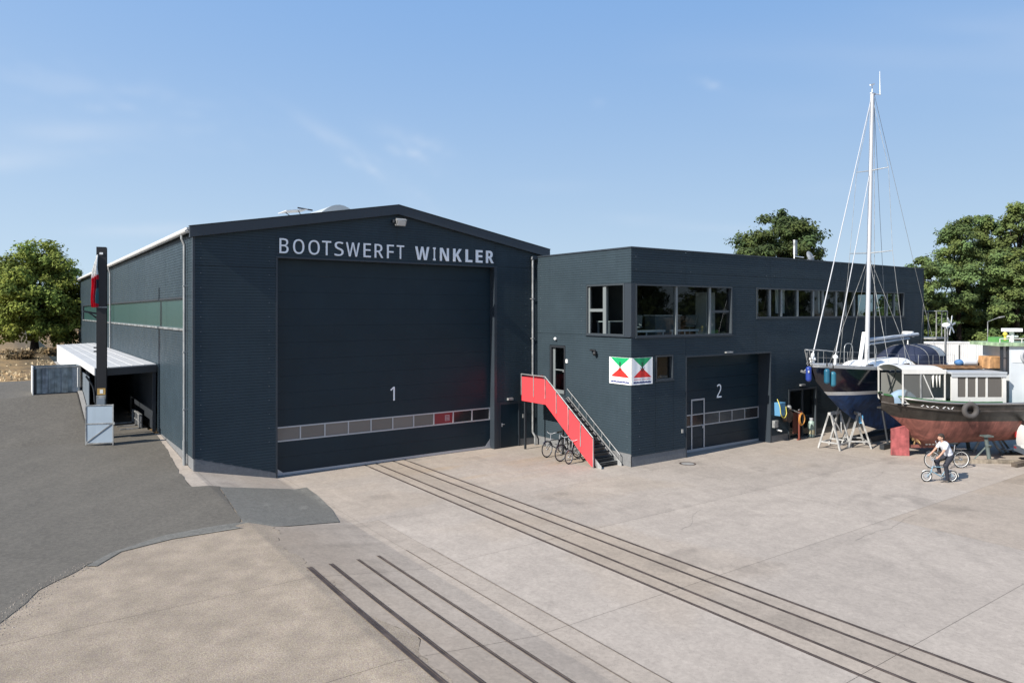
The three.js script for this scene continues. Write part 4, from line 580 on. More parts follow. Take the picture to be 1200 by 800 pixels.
// ---------------------------------------------------------------- left of the hall: lean-to, container, door panel, column with flag
{
  const h0 = 1.03, l = thing('lean_to_shed', 'open fronted lean-to with flat white roof along the side of the hall', 'shed', [-2.9, h0, -6.85]);
  const x0 = -2.18, L = -25.2;
  for (let i = 0; i < 9; i++) { const a = L * i / 9, b = L * (i + 1) / 9; add('roof_sheet', [prism([[x0, 2.70], [0, 2.79], [0, 2.83], [x0, 2.74]], Math.abs(b - a) - 0.01).translate(0, 0, b), ...[0.2, 0.4, 0.6, 0.8].map(t => B(mix(x0, 0, t) - 0.01, mix(x0, 0, t) + 0.01, mix(2.74, 2.83, t), mix(2.74, 2.83, t) + 0.02, b, a - 0.01))], M.leanRoof || (M.leanRoof = mat(0.55, 0.555, 0.56, 0.5, { tex: T.sheet })), l); }
  add('front_beam', [prism([[x0 - 0.02, 2.42], [0, 2.50], [0, 2.78], [x0 - 0.02, 2.69]], 0.08).translate(0, 0, 0.0)], M.trimDark, l);
  add('fascia', [B(x0 - 0.06, x0 - 0.02, 2.46, 2.76, L, 0.06)], M.white, l);
  add('side_wall', [B(x0 - 0.05, x0, 0.0, 2.46, L, -6.8)], M.white, l);
  for (let i = 0; i < 4; i++) { const b = -1.2 - i * 1.38, a = b - 1.36; if (i === 0) continue; add('side_panel', [B(x0 - 0.03, x0, 0.35, 2.2, a, b)], M.leanSide || (M.leanSide = mat(0.16, 0.19, 0.22, 0.5, { tex: T.sheet })), l); }
  add('rear_wall', [B(x0, 0, 0, 2.74, L, L + 0.05)], M.trimDark, l);
  for (const z of [-0.1, -4.0, -8.2]) add('post', B(x0 - 0.02, x0 + 0.1, 0, 2.5, z - 0.06, z + 0.06), M.trimDark, l);
  add('wall_post', B(-0.14, -0.02, 0, 2.5, -0.12, 0.0), M.trimDark, l);
  add('side_lining', [B(-0.06, -0.02, 0.05, 2.6, L, -0.2)], M.trimDark, l);
  add('knee_brace', tube([[x0 - 0.04, 1.4, 0.05], [x0 - 0.1, 2.0, 0.05], [x0 - 0.35, 2.46, 0.05]], 0.04, 10, 5), M.trimDark, l);
  add('kerb', [prism([[-0.8, -0.1], [25, -0.1], [25, 1.62], [9.2, 1.56], [5.2, 1.34], [2.2, 0.6], [-0.8, 0.1]], 0.16).rotateY(Math.PI / 2).translate(x0 - 0.22, 0, 0)], M.concreteWall, l);
  const rk = thing('storage_rack', 'low steel rack leaning inside the lean-to beside the hall wall', 'rack', [-3.35, h0, -9.2]);
  for (const z of [-0.9, 0.1, 1.1]) { add('upright', B(-0.04, 0.04, 0, 0.62, z - 0.03, z + 0.03), M.galv, rk); add('foot', B(-0.75, 0.1, 0, 0.06, z - 0.03, z + 0.03), M.galv, rk); }
  add('rail', [bar([0, 0.6, -0.95], [0, 0.6, 1.15], 0.05, 0.05), bar([0, 0.3, -0.95], [0, 0.3, 1.15], 0.04, 0.04)], M.galv, rk); add('board', [B(0.06, 0.1, 0.05, 0.6, -0.9, 1.1)], M.plinth, rk);
}
{
  const p = thing('metal_door_panel', 'pale grey metal door panel with diagonal brace standing open by the lean-to', 'door', [-5.56, terr(-5.5, -5.3), -5.35], -0.42);
  add('sheet', B(0.03, 0.95, 0.12, 1.52, 0, 0.012), mat(0.38, 0.46, 0.54, 0.5, { tex: T.sheet }), p);
  for (const [n, g] of [['stile', B(0, 0.04, 0.05, 1.56, -0.01, 0.03)], ['stile', B(0.94, 0.98, 0, 1.56, -0.01, 0.03)], ['rail', B(0.04, 0.94, 1.51, 1.55, -0.01, 0.03)], ['rail', B(0.04, 0.94, 0.08, 0.12, -0.01, 0.03)], ['rail', B(0.04, 0.94, 0.82, 0.86, 0.012, 0.03)], ['brace', bar([0.04, 0.14, 0.022], [0.94, 0.84, 0.022], 0.03, 0.03)]]) add(n, g, M.galv, p);
  add('latch', B(0.95, 1.02, 0.78, 0.88, -0.02, 0.04), M.galv, p); add('wheel', torus(0.05, 0.02, 14).translate(0.95, 0.06, 0.01), M.rubber, p);
}
{
  const c = thing('steel_column', 'tall black steel column beside the lean-to carrying the flag', 'column', [-4.92, terr(-5, -6.4), -6.4], -0.2);
  add('shaft', [B(-0.17, 0.17, 0, 7.55, -0.17, -0.14), B(-0.17, 0.17, 0, 7.55, 0.14, 0.17), B(-0.02, 0.02, 0, 7.55, -0.14, 0.14)], M.black, c);
  add('base_plate', B(-0.3, 0.3, 0, 0.04, -0.3, 0.3), M.trimDark, c); add('end_lamp', [B(-0.06, 0.06, 7.25, 7.33, 0.17, 0.2)], M.whitePaint, c);
  add('arm', [bar([-0.17, 4.93, 0.0], [-0.62, 5.02, 0.1], 0.07, 0.07), bar([-0.17, 4.75, 0.0], [-0.45, 4.98, 0.06], 0.05, 0.05)], M.trimDark, c);
  add('flag_ring', [B(-0.2, 0.2, 5.16, 5.2, -0.2, 0.2)], M.galv, c); add('step_bolt', R([-0.17, 3.6, 0.1], [-0.27, 3.6, 0.1], 0.03), M.trimDark, c); add('step_bolt', R([-0.17, 3.45, 0.1], [-0.27, 3.45, 0.1], 0.03), M.trimDark, c);
  add('warning_plate', [B(-0.14, 0.14, 1.75, 2.0, 0.172, 0.18)], mat(0.45, 0.28, 0.08, 0.6), c); add('warning_mark', [B(-0.05, 0.06, 1.8, 1.95, 0.181, 0.184)], M.whitePaint, c);
  add('cabinet', [B(-0.16, 0.16, 0.9, 1.72, 0.18, 0.34)], M.galv, c); add('cabinet_door', [B(-0.13, 0.13, 0.95, 1.62, 0.341, 0.35)], mat(0.22, 0.25, 0.28, 0.4), c);
  // flag hanging in folds
  const fl = tag(null || (() => { const tx = (() => { const k = document.createElement('canvas'); k.width = 128; k.height = 256; const x = k.getContext('2d'); x.fillStyle = '#f2f2f0'; x.fillRect(0, 0, 128, 256); x.fillStyle = '#c8102e'; x.beginPath(); x.moveTo(0, 116); x.lineTo(128, 96); x.lineTo(128, 256); x.lineTo(0, 256); x.fill(); x.fillStyle = '#123'; x.fillRect(88, 120, 40, 46); x.fillStyle = '#3c6c74'; x.beginPath(); x.moveTo(92, 170); x.lineTo(128, 160); x.lineTo(128, 240); x.lineTo(96, 232); x.fill(); const t = new THREE.CanvasTexture(k); t.colorSpace = THREE.SRGBColorSpace; return t; })();
    const g = new THREE.PlaneGeometry(1, 2.05, 40, 24), q = g.attributes.position;
    for (let i = 0; i < q.count; i++) { const u = q.getX(i) + 0.5, v = 1 - (q.getY(i) + 1.025) / 2.05; const w = 0.06 + 0.20 * sst(0, 0.45, v) * (1 - 0.25 * v); q.setXYZ(i, -w * (1 - u), -v * 2.05, 0.10 * Math.sin(u * 15 + v * 2) * (0.3 + 0.7 * sst(0, 0.4, v)) + 0.04 * Math.sin(v * 9)); }
    g.computeVertexNormals(); return add('flag', g, new THREE.MeshStandardMaterial({ map: tx, roughness: 0.8, side: THREE.DoubleSide }), scene, true); })(), 'white and red flag hanging limp from the black column', 'flag');
  fl.position.set(-5.06, 8.25, -6.22); fl.rotation.y = -0.6;
}
{
  const c = thing('steel_container', 'weathered grey blue open steel container with upright panels beside the shed', 'container', [-7.0, 2.27, -12.45], 0.02);
  const W = 1.74, H = 1.28, D = 1.1, cm = [mat(0.32, 0.385, 0.43, 0.5, { tex: T.worn }), mat(0.27, 0.335, 0.38, 0.5, { tex: T.worn }), mat(0.31, 0.365, 0.43, 0.5, { tex: T.worn })];
  let x = 0.12; [0.3, 0.08, 0.42, 0.45, 0.38, 0.10, 0.45, 0.3, 0.45].forEach((w, i) => { add('panel', B(x, Math.min(x + w * 0.55 - 0.012, W), 0.08, H - 0.06, -0.05 + (i % 2 ? -0.02 : 0), 0 + (i % 2 ? -0.02 : 0)), cm[i % 3], c); x += w * 0.55; });
  add('end_panel', B(-0.04, 0.0, 0.0, H + 0.02, -D, 0.02), M.white, c); add('end_post', B(0.0, 0.12, 0.02, H - 0.1, -0.12, -0.06), M.trimDark, c); add('end_panel', B(W, W + 0.04, 0.05, H, -D, 0.0), cm[0], c); add('rear_panel', B(0.0, W, 0.05, H, -D, -D + 0.04), cm[1], c);
  add('top_rim', B(0.1, W + 0.04, H - 0.06, H, -0.08, 0.03), M.galv, c); add('bottom_rail', B(0.1, W + 0.04, 0.02, 0.08, -0.08, 0.02), M.trimDark, c); add('floor', B(0, W, 0.05, 0.1, -D + 0.04, -0.06), M.trimDark, c); add('hook', R([W - 0.04, 0.3, 0.06], [W - 0.04, 1.2, 0.06], 0.025), M.white, c);
}

// ---------------------------------------------------------------- sailing yacht on its cradle (bow towards -x)
{
  const s = thing('sailing_yacht', 'navy blue sailing yacht with tall white mast propped up beside the annex', 'sailboat', [25, 0, 8.6]);
  s.rotation.z = -0.012;
  const X0 = -5.2, X1 = 5.8, WL = 2.34, ST = 2.50, N = 44;
  const half = t => 1.68 * Math.pow(Math.sin(Math.PI * Math.min(0.5, Math.pow(t, 0.8) * 0.62 + 0.01)), 0.9) * (1 - 0.30 * sst(0.55, 1, t)), sheer = t => 3.72 - 0.62 * t + 0.24 * t * t, keelY = t => tableAt(mix(X0, X1, t), [-5.2, -4.6, -3.4, -2.2, -1, 0.4, 4.2, 4.9, 5.8], [3.0, 2.42, 1.75, 1.2, 0.8, 0.5, 0.36, 0.42, 2.05]);
  const pt = (t, y, side) => { const sh = sheer(t), kb = keelY(t), hb = Math.max(1.5 + 0.5 * t * t, kb), x = mix(X0, X1, t) + Math.pow(1 - t, 5) * 0.9 * (sh - y) / (sh - WL); return [x, y, side * (0.16 * Math.min(1, half(t)) * Math.pow(clamp((y - kb) / (sh - kb)), 0.3) + half(t) * Math.pow(clamp((y - hb) / (sh - hb)), 0.5 + 0.35 * Math.pow(1 - t, 3)) * 0.92)]; };
  const band = (ya, yb, n, m, name) => { for (const side of [1, -1]) { const rings = []; for (let i = 0; i <= N; i++) { const t = i / N, r = []; for (let k = 0; k <= n; k++) { const a = ya(t), b = yb(t); r.push(pt(t, mix(a, b, k / n), side)); } rings.push(r); } add(name, loft(rings), m, s); } };
  const navy = mat(0.008, 0.011, 0.025, 0.18, { clearcoat: 0.6, clearcoatRoughness: 0.1 }), bottom = mat(0.025, 0.09, 0.28, 0.6, { tex: T.worn });
  band(t => keelY(t), t => Math.max(keelY(t), WL), 14, bottom, 'bottom_paint'); band(t => Math.max(keelY(t), WL), t => Math.max(keelY(t), ST), 2, M.whitePaint, 'boot_stripe'); band(t => Math.max(keelY(t), ST), t => sheer(t) - 0.1, 6, navy, 'topside'); band(t => sheer(t) - 0.1, t => sheer(t), 1, M.whitePaint, 'sheer_strake');
  { const a = [], b = []; for (let k = 0; k <= 10; k++) { const y = mix(keelY(1), sheer(1), k / 10); a.push(pt(1, y, 1)); b.push(pt(1, y, -1)); } add('transom', loft([a, b]), navy, s); }
  const dk = []; for (let i = 0; i <= N; i++) { const t = i / N, e = pt(t, sheer(t), 1), r = []; for (let k = 0; k <= 8; k++) { const u = k / 4 - 1; r.push([e[0], e[1] - 0.03 + 0.07 * (1 - u * u), e[2] * u]); } dk.push(r); } add('deck', loft(dk), M.whitePaint, s);
  for (const side of [1, -1]) { const r = []; for (let i = 0; i <= N; i++) { const p = pt(i / N, sheer(i / N), side); r.push([p[0], p[1] + 0.03, p[2]]); } add('toe_rail', tube(r, 0.03, 60, 5), M.alu, s); }
  // keel and rudder
  add('rudder', [prism([[4.75, 2.2], [5.45, 2.1], [5.2, 0.55], [4.85, 0.5]], 0.06, 0.02).translate(0, 0, -0.03)], bottom, s);
  // coachroof and windows
  const cr = []; for (let i = 0; i <= 12; i++) { const x = mix(-2.3, 2.4, i / 12), h = 0.42 * sst(-2.4, -1.3, x) + 0.06 * sst(0, 2.4, x), w = mix(0.62, 1.05, sst(-2.4, 0.5, x)), y0 = 3.36, r = []; for (let k = 0; k <= 10; k++) { const u = k / 5 - 1; r.push([x, y0 + (h + 0.02) * (1 - Math.pow(Math.abs(u), 5)) , w * u]); } cr.push(r); } add('coachroof', loft(cr), M.whitePaint, s);
  for (const side of [1, -1]) for (const [a, b] of [[-1.9, -1.3], [-0.4, 0.3], [0.7, 1.4]]) { const w = x => mix(0.62, 1.05, sst(-2.4, 0.5, x)) * 0.985; add('cabin_window', loft([[[a, 3.47, side * (w(a) + 0.012)], [a + 0.1, 3.64, side * (w(a) - 0.02)]], [[b, 3.47, side * (w(b) + 0.012)], [b - 0.06, 3.66, side * (w(b) - 0.02)]]]), M.paneDark, s); }
  add('cockpit_coaming', [B(2.4, 5.2, 3.28, 3.55, 0.9, 1.05), B(2.4, 5.2, 3.28, 3.55, -1.05, -0.9)], M.whitePaint, s);
  // sprayhood
  const hoodM = mat(0.014, 0.020, 0.045, 0.8), hood = []; for (let i = 0; i <= 8; i++) { const u = i / 8, x = 1.9 + 3.0 * u, h = 1.0 * Math.sin(Math.PI * Math.min(0.5, u * 0.9 + 0.12)) + 0.05, r = []; for (let k = 0; k <= 12; k++) { const a = Math.PI * k / 12; r.push([x, 3.42 + h * Math.pow(Math.sin(a), 0.55), 1.12 * Math.cos(a)]); } hood.push(r); } add('sprayhood', loft(hood), hoodM, s);
  add('hood_window', [loft([hood[6].slice(1, 5).map(p => [p[0], p[1], p[2] + 0.015]), hood[8].slice(1, 5).map(p => [p[0] - 0.1, p[1], p[2] + 0.015])])], mat(0.24, 0.25, 0.25, 0.2), s);
  add('hood_seam', [tube(hood[3].map(p => [p[0], p[1] + 0.01, p[2] * 1.01]), 0.009, 30, 5), tube(hood[6].map(p => [p[0], p[1] + 0.01, p[2] * 1.01]), 0.009, 30, 5)], M.galv, s);
  // mast, spreaders, boom, rig
  const mx = -0.55, MB = 3.8, MT = 16.2, rake = y => mx + (y - MB) * 0.026;
  add('mast', [R([rake(3.4), 3.4, 0], [rake(MT), MT, 0], 0.105, 0.085, 14), B(rake(MT) - 0.1, rake(MT) + 0.25, MT, MT + 0.06, -0.05, 0.05)], mat(0.50, 0.51, 0.53, 0.4, { metalness: 0.2 }), s);
  const y1 = 12.6, y2 = 8.75;
  for (const [y, w] of [[y1, 0.75], [y2, 1.0]]) for (const d of [1, -1]) add('spreader', R([rake(y), y, 0], [rake(y) + 0.15, y + 0.06, d * w], 0.03, 0.02), M.zinc, s);
  add('boom', [R([rake(4.6), 4.72, 0], [4.3, 4.95, 0], 0.09), R([rake(4.6), 4.52, 0], [3.4, 4.76, 0.02], 0.05)], mat(0.40, 0.42, 0.45, 0.4), s);
  const w = 0.009; const top = [rake(MT), MT, 0];
  add('forestay', [R([X0 + 0.25, 4.15, 0], [rake(15.9) - 0.1, 15.9, 0], 0.027, 0.017)], M.stay || (M.stay = mat(0.42, 0.43, 0.45, 0.5)), s); add('furler', [R([X0 + 0.2, 3.8, 0], [X0 + 0.26, 4.2, 0], 0.1, 0.06, 10), new THREE.SphereGeometry(0.15, 10, 8).scale(1, 0.6, 1).translate(X0 + 0.22, 3.95, 0)], M.whitePaint, s);
  add('inner_stay', [R([X0 + 2.0, 4.1, 0], [rake(12.4) - 0.1, 12.4, 0], 0.024, 0.015)], M.stay, s); add('inner_furler', [new THREE.SphereGeometry(0.13, 10, 8).scale(1, 0.7, 1).translate(X0 + 1.98, 4.0, 0), R([X0 + 1.95, 3.6, 0], [X0 + 2.0, 4.1, 0], 0.05)], M.whitePaint, s);
  for (const d of [1, -1]) { add('shroud', [R([-0.1, 3.35, d * 1.6], [rake(y2) + 0.15, y2 + 0.06, d], w), R([rake(y2) + 0.15, y2 + 0.06, d], [rake(y1) + 0.15, y1 + 0.06, d * 0.75], w), R([rake(y1) + 0.15, y1 + 0.06, d * 0.75], [top[0], top[1] - 0.15, 0], w)], M.galv, s); add('lower_shroud', [R([0.6, 3.35, d * 1.58], [rake(y2), y2 - 0.1, 0], w), R([-1.3, 3.4, d * 1.45], [rake(y2), y2 - 0.1, 0], w)], M.galv, s); }
  add('backstay', [R([X1 - 0.2, 3.4, 0.5], [4.9, 6.5, 0], w), R([X1 - 0.2, 3.4, -0.5], [4.9, 6.5, 0], w), R([4.9, 6.5, 0], [top[0] + 0.2, top[1], 0], w)], M.galv, s);
  add('halyard', [R([rake(4) + 0.3, 3.9, 0.2], [rake(MT) + 0.1, MT - 0.2, 0.05], 0.01), R([1.2, 4.8, 0], [rake(MT) + 0.15, MT - 0.1, 0], 0.01)], M.galv, s);
  add('masthead_antenna', [R([top[0] + 0.25, MT + 0.05, 0], [top[0] + 0.75, MT + 0.1, 0], 0.02), R([top[0] + 0.72, MT + 0.1, 0], [top[0] + 0.68, MT + 1.2, 0], 0.022, 0.01)], M.whitePaint, s); add('wind_vane', [R([top[0], MT, 0], [top[0], MT + 0.4, 0], 0.02), bar([top[0] - 0.18, MT + 0.38, 0], [top[0] + 0.18, MT + 0.5, 0], 0.05, 0.07)], M.whitePaint, s);
  // pulpit, stanchions, lifelines
  const sx = [0.02, 0.14, 0.28, 0.42, 0.56, 0.7, 0.84, 0.97];
  for (const d of [1, -1]) { const tops = sx.map(t => { const p = pt(t, sheer(t), d); return [p[0], p[1] + 0.62, p[2] * 0.97]; }); sx.forEach((t, i) => { const p = pt(t, sheer(t), d); add('stanchion', R([p[0], p[1], p[2] * 0.97], tops[i], 0.011), M.galv, s); }); for (let i = 0; i < tops.length - 1; i++) { add('lifeline', [R(tops[i], tops[i + 1], 0.004), R([tops[i][0], tops[i][1] - 0.3, tops[i][2]], [tops[i + 1][0], tops[i + 1][1] - 0.3, tops[i + 1][2]], 0.004)], M.galv, s); } }
  add('pulpit', [tube([[X0 + 1.2, 4.25, 0.6], [X0 + 0.2, 4.35, 0.3], [X0 - 0.25, 4.35, 0], [X0 + 0.2, 4.35, -0.3], [X0 + 1.2, 4.25, -0.6]], 0.022, 30), R([X0 - 0.2, 4.35, 0.1], [X0 + 0.05, 3.7, 0.1], 0.02), R([X0 - 0.2, 4.35, -0.1], [X0 + 0.05, 3.7, -0.1], 0.02)], M.zinc, s);
  add('anchor', [bar([X0 - 0.35, 3.45, 0], [X0 + 0.3, 3.72, 0], 0.06, 0.08), bar([X0 - 0.35, 3.45, -0.18], [X0 - 0.05, 3.35, 0], 0.05, 0.1), bar([X0 - 0.35, 3.45, 0.18], [X0 - 0.05, 3.35, 0], 0.05, 0.1)], M.galv, s);
  add('passerelle', [bar([X0 + 2.7, 3.6, 0.7], [X0 + 3.1, 5.1, 0.7], 0.16, 0.05)], M.whitePaint, s);
  add('mast_pulpit', [tube([[-1.5, 3.4, 0.55], [-1.45, 4.45, 0.55], [-1.15, 4.55, 0.55], [-0.85, 4.45, 0.55], [-0.8, 3.4, 0.55]], 0.02, 24), tube([[-1.5, 3.4, -0.55], [-1.45, 4.45, -0.55], [-1.15, 4.55, -0.55], [-0.85, 4.45, -0.55], [-0.8, 3.4, -0.55]], 0.02, 24)], M.zinc, s);
  add('radar', [R([5.2, 3.3, -0.9], [5.2, 4.85, -0.9], 0.03), R([5.2, 4.8, -0.9], [5.2, 5.08, -0.9], 0.3, 0.27, 20)], M.whitePaint, s);
  const wt = group('wind_generator', s); add('pole', R([5.2, 3.2, 0.9], [5.2, 5.4, 0.9], 0.03), M.galv, wt); add('nacelle', [new THREE.SphereGeometry(0.13, 12, 8).scale(1, 1, 1.6).translate(5.2, 5.42, 0.95)], M.whitePaint, wt);
  for (let k = 0; k < 6; k++) { const a = k * Math.PI / 3 + 0.25; add('blade', [bar([5.2, 5.42, 1.17], [5.2 + 0.5 * Math.cos(a), 5.42 + 0.5 * Math.sin(a), 1.17], 0.015, 0.09)], M.whitePaint, wt); }
  // fenders hanging at the bow
  const fl = ['dark blue fender hanging from the yacht\'s bow rail', 'teal fender hanging under the yacht\'s rail beside another', 'pale teal fender hanging under the yacht\'s rail, the lower one'];
  [[19.62, 3.1, 8.7, 0.015, 0.04, 0.22], [20.25, 3.0, 9.15, 0.012, 0.09, 0.15], [20.5, 2.88, 9.28, 0.02, 0.12, 0.18]].forEach(([x, y, z, r, g, b], i) => { const f = thing('fender', fl[i], 'fender', [x, y, z], 0, 'fenders on the yacht'); add('body', new THREE.CapsuleGeometry(0.12, 0.42, 6, 14).translate(0, 0.3, 0), mat(r, g, b, 0.4), f); add('eye', [R([0, 0.72, 0], [0, 0.85, 0], 0.03), R([0, 0.85, 0], [0, 1.25, -0.05], 0.012)], M.rubber, f); });
  // cradle under the keel
  const c = thing('boat_cradle', 'dark slatted steel cradle under the keel of the yacht', 'cradle', [26.2, 0, 9.0]);
  add('beam', bar([-3.0, 0.12, 0.95], [3.2, 0.12, 0.95], 0.2, 0.2), M.trimDark, c); add('beam', bar([-3.0, 0.12, -0.95], [3.2, 0.12, -0.95], 0.2, 0.2), M.trimDark, c); for (let k = 0; k < 14; k++) add('slat', bar([-2.4 + k * 0.4, 0.2, 1.1], [-2.2 + k * 0.4, 0.85, 1.15], 0.05, 0.07), M.trimDark, c); add('rail', bar([-2.6, 0.85, 1.15], [3.2, 0.95, 1.15], 0.08, 0.08), M.trimDark, c); add('keel_block', B(-1.7, 0.0, 0.0, 0.27, -0.55, -0.2), M.trimDark, c);
  for (const [x, z] of [[-2.6, 0.9], [2.6, 0.9], [-2.6, -1.6], [2.6, -1.6]]) { const px = x * 0.9; add('prop', R([px, 0.1, z], [px, 1.75, z * 0.8 - 0.1], 0.05), M.trimDark, c); add('pad', B(px - 0.15, px + 0.15, 1.72, 1.80, z * 0.8 - 0.25, z * 0.8 + 0.05), M.rubber, c); }
}
// ---------------------------------------------------------------- steel trestles
function trestle(pos, turn, label, h = 1.55) {
  const t = thing('steel_trestle', label, 'trestle', pos, turn, 'trestles under the bow of the yacht'), g = M.trestle || (M.trestle = mat(0.52, 0.53, 0.54, 0.5, { tex: T.worn }));
  add('top_beam', bar([-0.55, h, 0], [0.55, h, 0], 0.12, 0.12), g, t); for (const x of [-0.48, 0.48]) for (const z of [-1, 1]) add('leg', bar([x, h - 0.05, z * 0.06], [x * 1.15, 0, z * 0.48], 0.07, 0.07), g, t);
  add('cross_rail', bar([-0.54, 0.25, 0.42], [0.54, 0.25, 0.42], 0.05, 0.06), g, t); add('cross_rail', bar([-0.54, 0.25, -0.42], [0.54, 0.25, -0.42], 0.05, 0.06), g, t); add('side_rail', bar([-0.53, 0.3, -0.4], [-0.53, 0.3, 0.4], 0.05, 0.06), g, t); add('side_rail', bar([0.53, 0.3, -0.4], [0.53, 0.3, 0.4], 0.05, 0.06), g, t); add('diagonal', bar([-0.45, h - 0.1, 0.08], [0.0, 0.7, 0.3], 0.04, 0.05), g, t); add('diagonal', bar([0.45, h - 0.1, 0.08], [0.0, 0.7, 0.3], 0.04, 0.05), g, t); return t;
}
trestle([21.95, 0, 8.5], 0.12, 'pale grey steel trestle standing beneath the yacht\'s bow near the glazed door');
{ const t = trestle([23.1, 0, 8.85], 0.75, 'pale grey steel trestle with a blue clamp and a loose plate on top', 1.5); add('clamp', [B(-0.5, -0.3, 1.1, 1.45, 0.02, 0.16)], mat(0.10, 0.35, 0.6, 0.4), t); add('top_plate', [B(0.15, 0.75, 1.75, 1.82, -0.12, 0.12), B(0.4, 0.5, 1.56, 1.75, -0.05, 0.05)], M.galv, t); }

// ---------------------------------------------------------------- old work boat (stern towards the yacht, bow out to the right)
const PHI = -35.482 * Math.PI / 180, DX = Math.cos(PHI), DZ = -Math.sin(PHI);
{
  const s = thing('work_boat', 'old black and red work boat with wheelhouse and glazed cabin on stands', 'boat', [22.85, 0, 11.15], PHI);
  const X0 = -1.05, X1 = 11.5, N = 34, sheer = x => 2.36 + 0.018 * Math.pow(Math.max(0, 2.2 - x), 2) + 0.012 * Math.pow(Math.max(0, x - 2.2), 2), half = x => { const a = clamp((x - X0) / 2.6), b = clamp((X1 - x) / 5.2); return 1.62 * Math.sqrt(Math.max(0.0004, 1 - Math.pow(1 - a, 2.2))) * Math.pow(b, 0.55); }, kl = x => x < 0.6 ? tableAt(x, [-1.05, -0.5, -0.1, 0.2, 0.45, 0.6], [1.96, 1.55, 1.2, 0.78, 0.47, 0.45]) : 0.45 + 0.05 * (x - 0.6) + 0.9 * Math.pow(clamp((x - 8) / 3.5), 2), WL = 1.62, wl = x => WL + 0.012 * Math.pow(Math.max(0, x - 3), 1.5);
  const P = (x, y, d) => { const k = kl(x), sh = sheer(x), u = clamp((y - k) / (sh - k)), full = mix(0.30, 0.95, sst(-0.6, 1.0, -x + 0.2)); const e = mix(0.42, 0.95, clamp((0.9 - x) / 1.9)); return [x, y, d * half(x) * Math.pow(u, e)]; };
  const band = (ya, yb, n, m, name) => { for (const d of [1, -1]) { const rings = []; for (let i = 0; i <= N; i++) { const x = mix(X0, X1, Math.pow(i / N, 1.25)), a = Math.min(ya(x), yb(x)), b = yb(x), r = []; for (let k = 0; k <= n; k++) r.push(P(x, mix(a, b, k / n), d)); rings.push(r); } add(name, loft(rings), m, s); } };
  const blackH = mat(0.042, 0.038, 0.035, 0.42, { tex: T.worn }), redH = mat(0.32, 0.12, 0.10, 0.65, { tex: T.worn }), band2 = mat(0.07, 0.06, 0.055, 0.55, { tex: T.worn });
  band(x => kl(x), x => Math.max(kl(x), wl(x)), 9, redH, 'bottom_paint'); band(x => Math.max(kl(x), wl(x)), x => sheer(x) - 0.30, 4, blackH, 'lower_topside'); band(x => sheer(x) - 0.30, x => sheer(x), 3, band2, 'bulwark');
  const rail = (off, r, m, name) => { for (const d of [1, -1]) { const pts = []; for (let i = 0; i <= 24; i++) { const x = mix(X0, X1 - 0.3, i / 24), p = P(x, sheer(x) + off, d); pts.push([p[0], p[1], p[2] + d * 0.02]); } add(name, tube(pts, r, 70, 6), m, s); } };
  rail(0.0, 0.045, M.steel, 'cap_rail'); rail(-0.31, 0.05, band2, 'rubbing_strake');
  const dk = []; for (let i = 0; i <= N; i++) { const x = mix(X0, X1, i / N), e = P(x, sheer(x), 1); dk.push([[e[0], e[1] - 0.12, -e[2] * 0.98], [e[0], e[1] - 0.10, 0], [e[0], e[1] - 0.12, e[2] * 0.98]]); } const greenD = mat(0.04, 0.15, 0.05, 0.6, { tex: T.worn }); add('deck', loft(dk), greenD, s);
  for (const d of [1, -1]) { const r = []; for (let i = 0; i <= 16; i++) { const x = mix(X0 + 0.02, 3.0, i / 16), e = P(x, sheer(x), d); r.push([e[0], e[1] + 0.03, e[2] * 0.94]); } add('green_waterway', tube(r, 0.05, 40, 5), greenD, s); }
  add('hawse_pipe', [R([-0.55, 2.35, 0.9], [-0.6, 2.35, 0.95], 0.05)], M.black, s);
  // painted name near the stern, worn to illegible strokes
  [[-0.05, 0.10], [0.11, 0.08], [0.25, 0.12], [0.41, 0.10], [0.65, 0.10], [0.81, 0.09], [0.95, 0.10]].forEach(([x, w], i) => { const y = sheer(x) - 0.22, p = P(x, y, 1), q = P(x + w, y, 1); add('name_stroke', [bar([p[0], y + (i % 2 ? 0.03 : -0.02), p[2] + 0.02], [q[0], y + (i % 2 ? -0.03 : 0.05), q[2] + 0.02], 0.006, 0.014), bar([p[0] + w / 2, y - 0.04, p[2] + 0.022], [p[0] + w / 2, y + 0.04, p[2] + 0.022], 0.006, 0.012)], M.letter, s); });
  // rudder, propeller, stern gear
  add('rudder', [prism([[-0.62, 0.03], [0.05, 0.0], [0.05, 1.28], [-0.62, 1.1]], 0.09, 0.02).rotateY(-0.15).translate(0.0, 0, 0.05)], mat(0.46, 0.12, 0.125, 0.6, { tex: T.worn }), s); add('rudder_post', [R([-0.02, 0.05, 0.1], [0.0, 1.9, 0.02], 0.05)], M.rust, s);
  add('propeller', [...[0, 1, 2, 3].map(k => new THREE.SphereGeometry(0.2, 12, 8).scale(0.22, 1, 0.55).rotateY(0.5).translate(0, 0.24, 0).rotateX(k * Math.PI / 2 + 0.3).translate(0.38, 0.68, 0)), R([0.25, 0.68, 0], [0.6, 0.68, 0], 0.08)], mat(0.35, 0.24, 0.12, 0.4, { metalness: 0.5 }), s); add('skeg', [B(0.1, 1.2, 0.32, 0.44, -0.06, 0.06), prism([[0.55, 0.4], [1.6, 0.4], [1.6, 1.1], [0.75, 1.2]], 0.14).translate(0, 0, -0.07)], redH, s);
  add('anode', [...[0, 1, 2, 3].map(k => B(0.75 + k * 0.14, 0.83 + k * 0.14, 0.45, 0.58, 0.08, 0.13))], M.whitePaint, s);
  // fenders (tyres)
  // aft awning
  const cream = mat(0.70, 0.69, 0.66, 0.55, { tex: T.sheet });
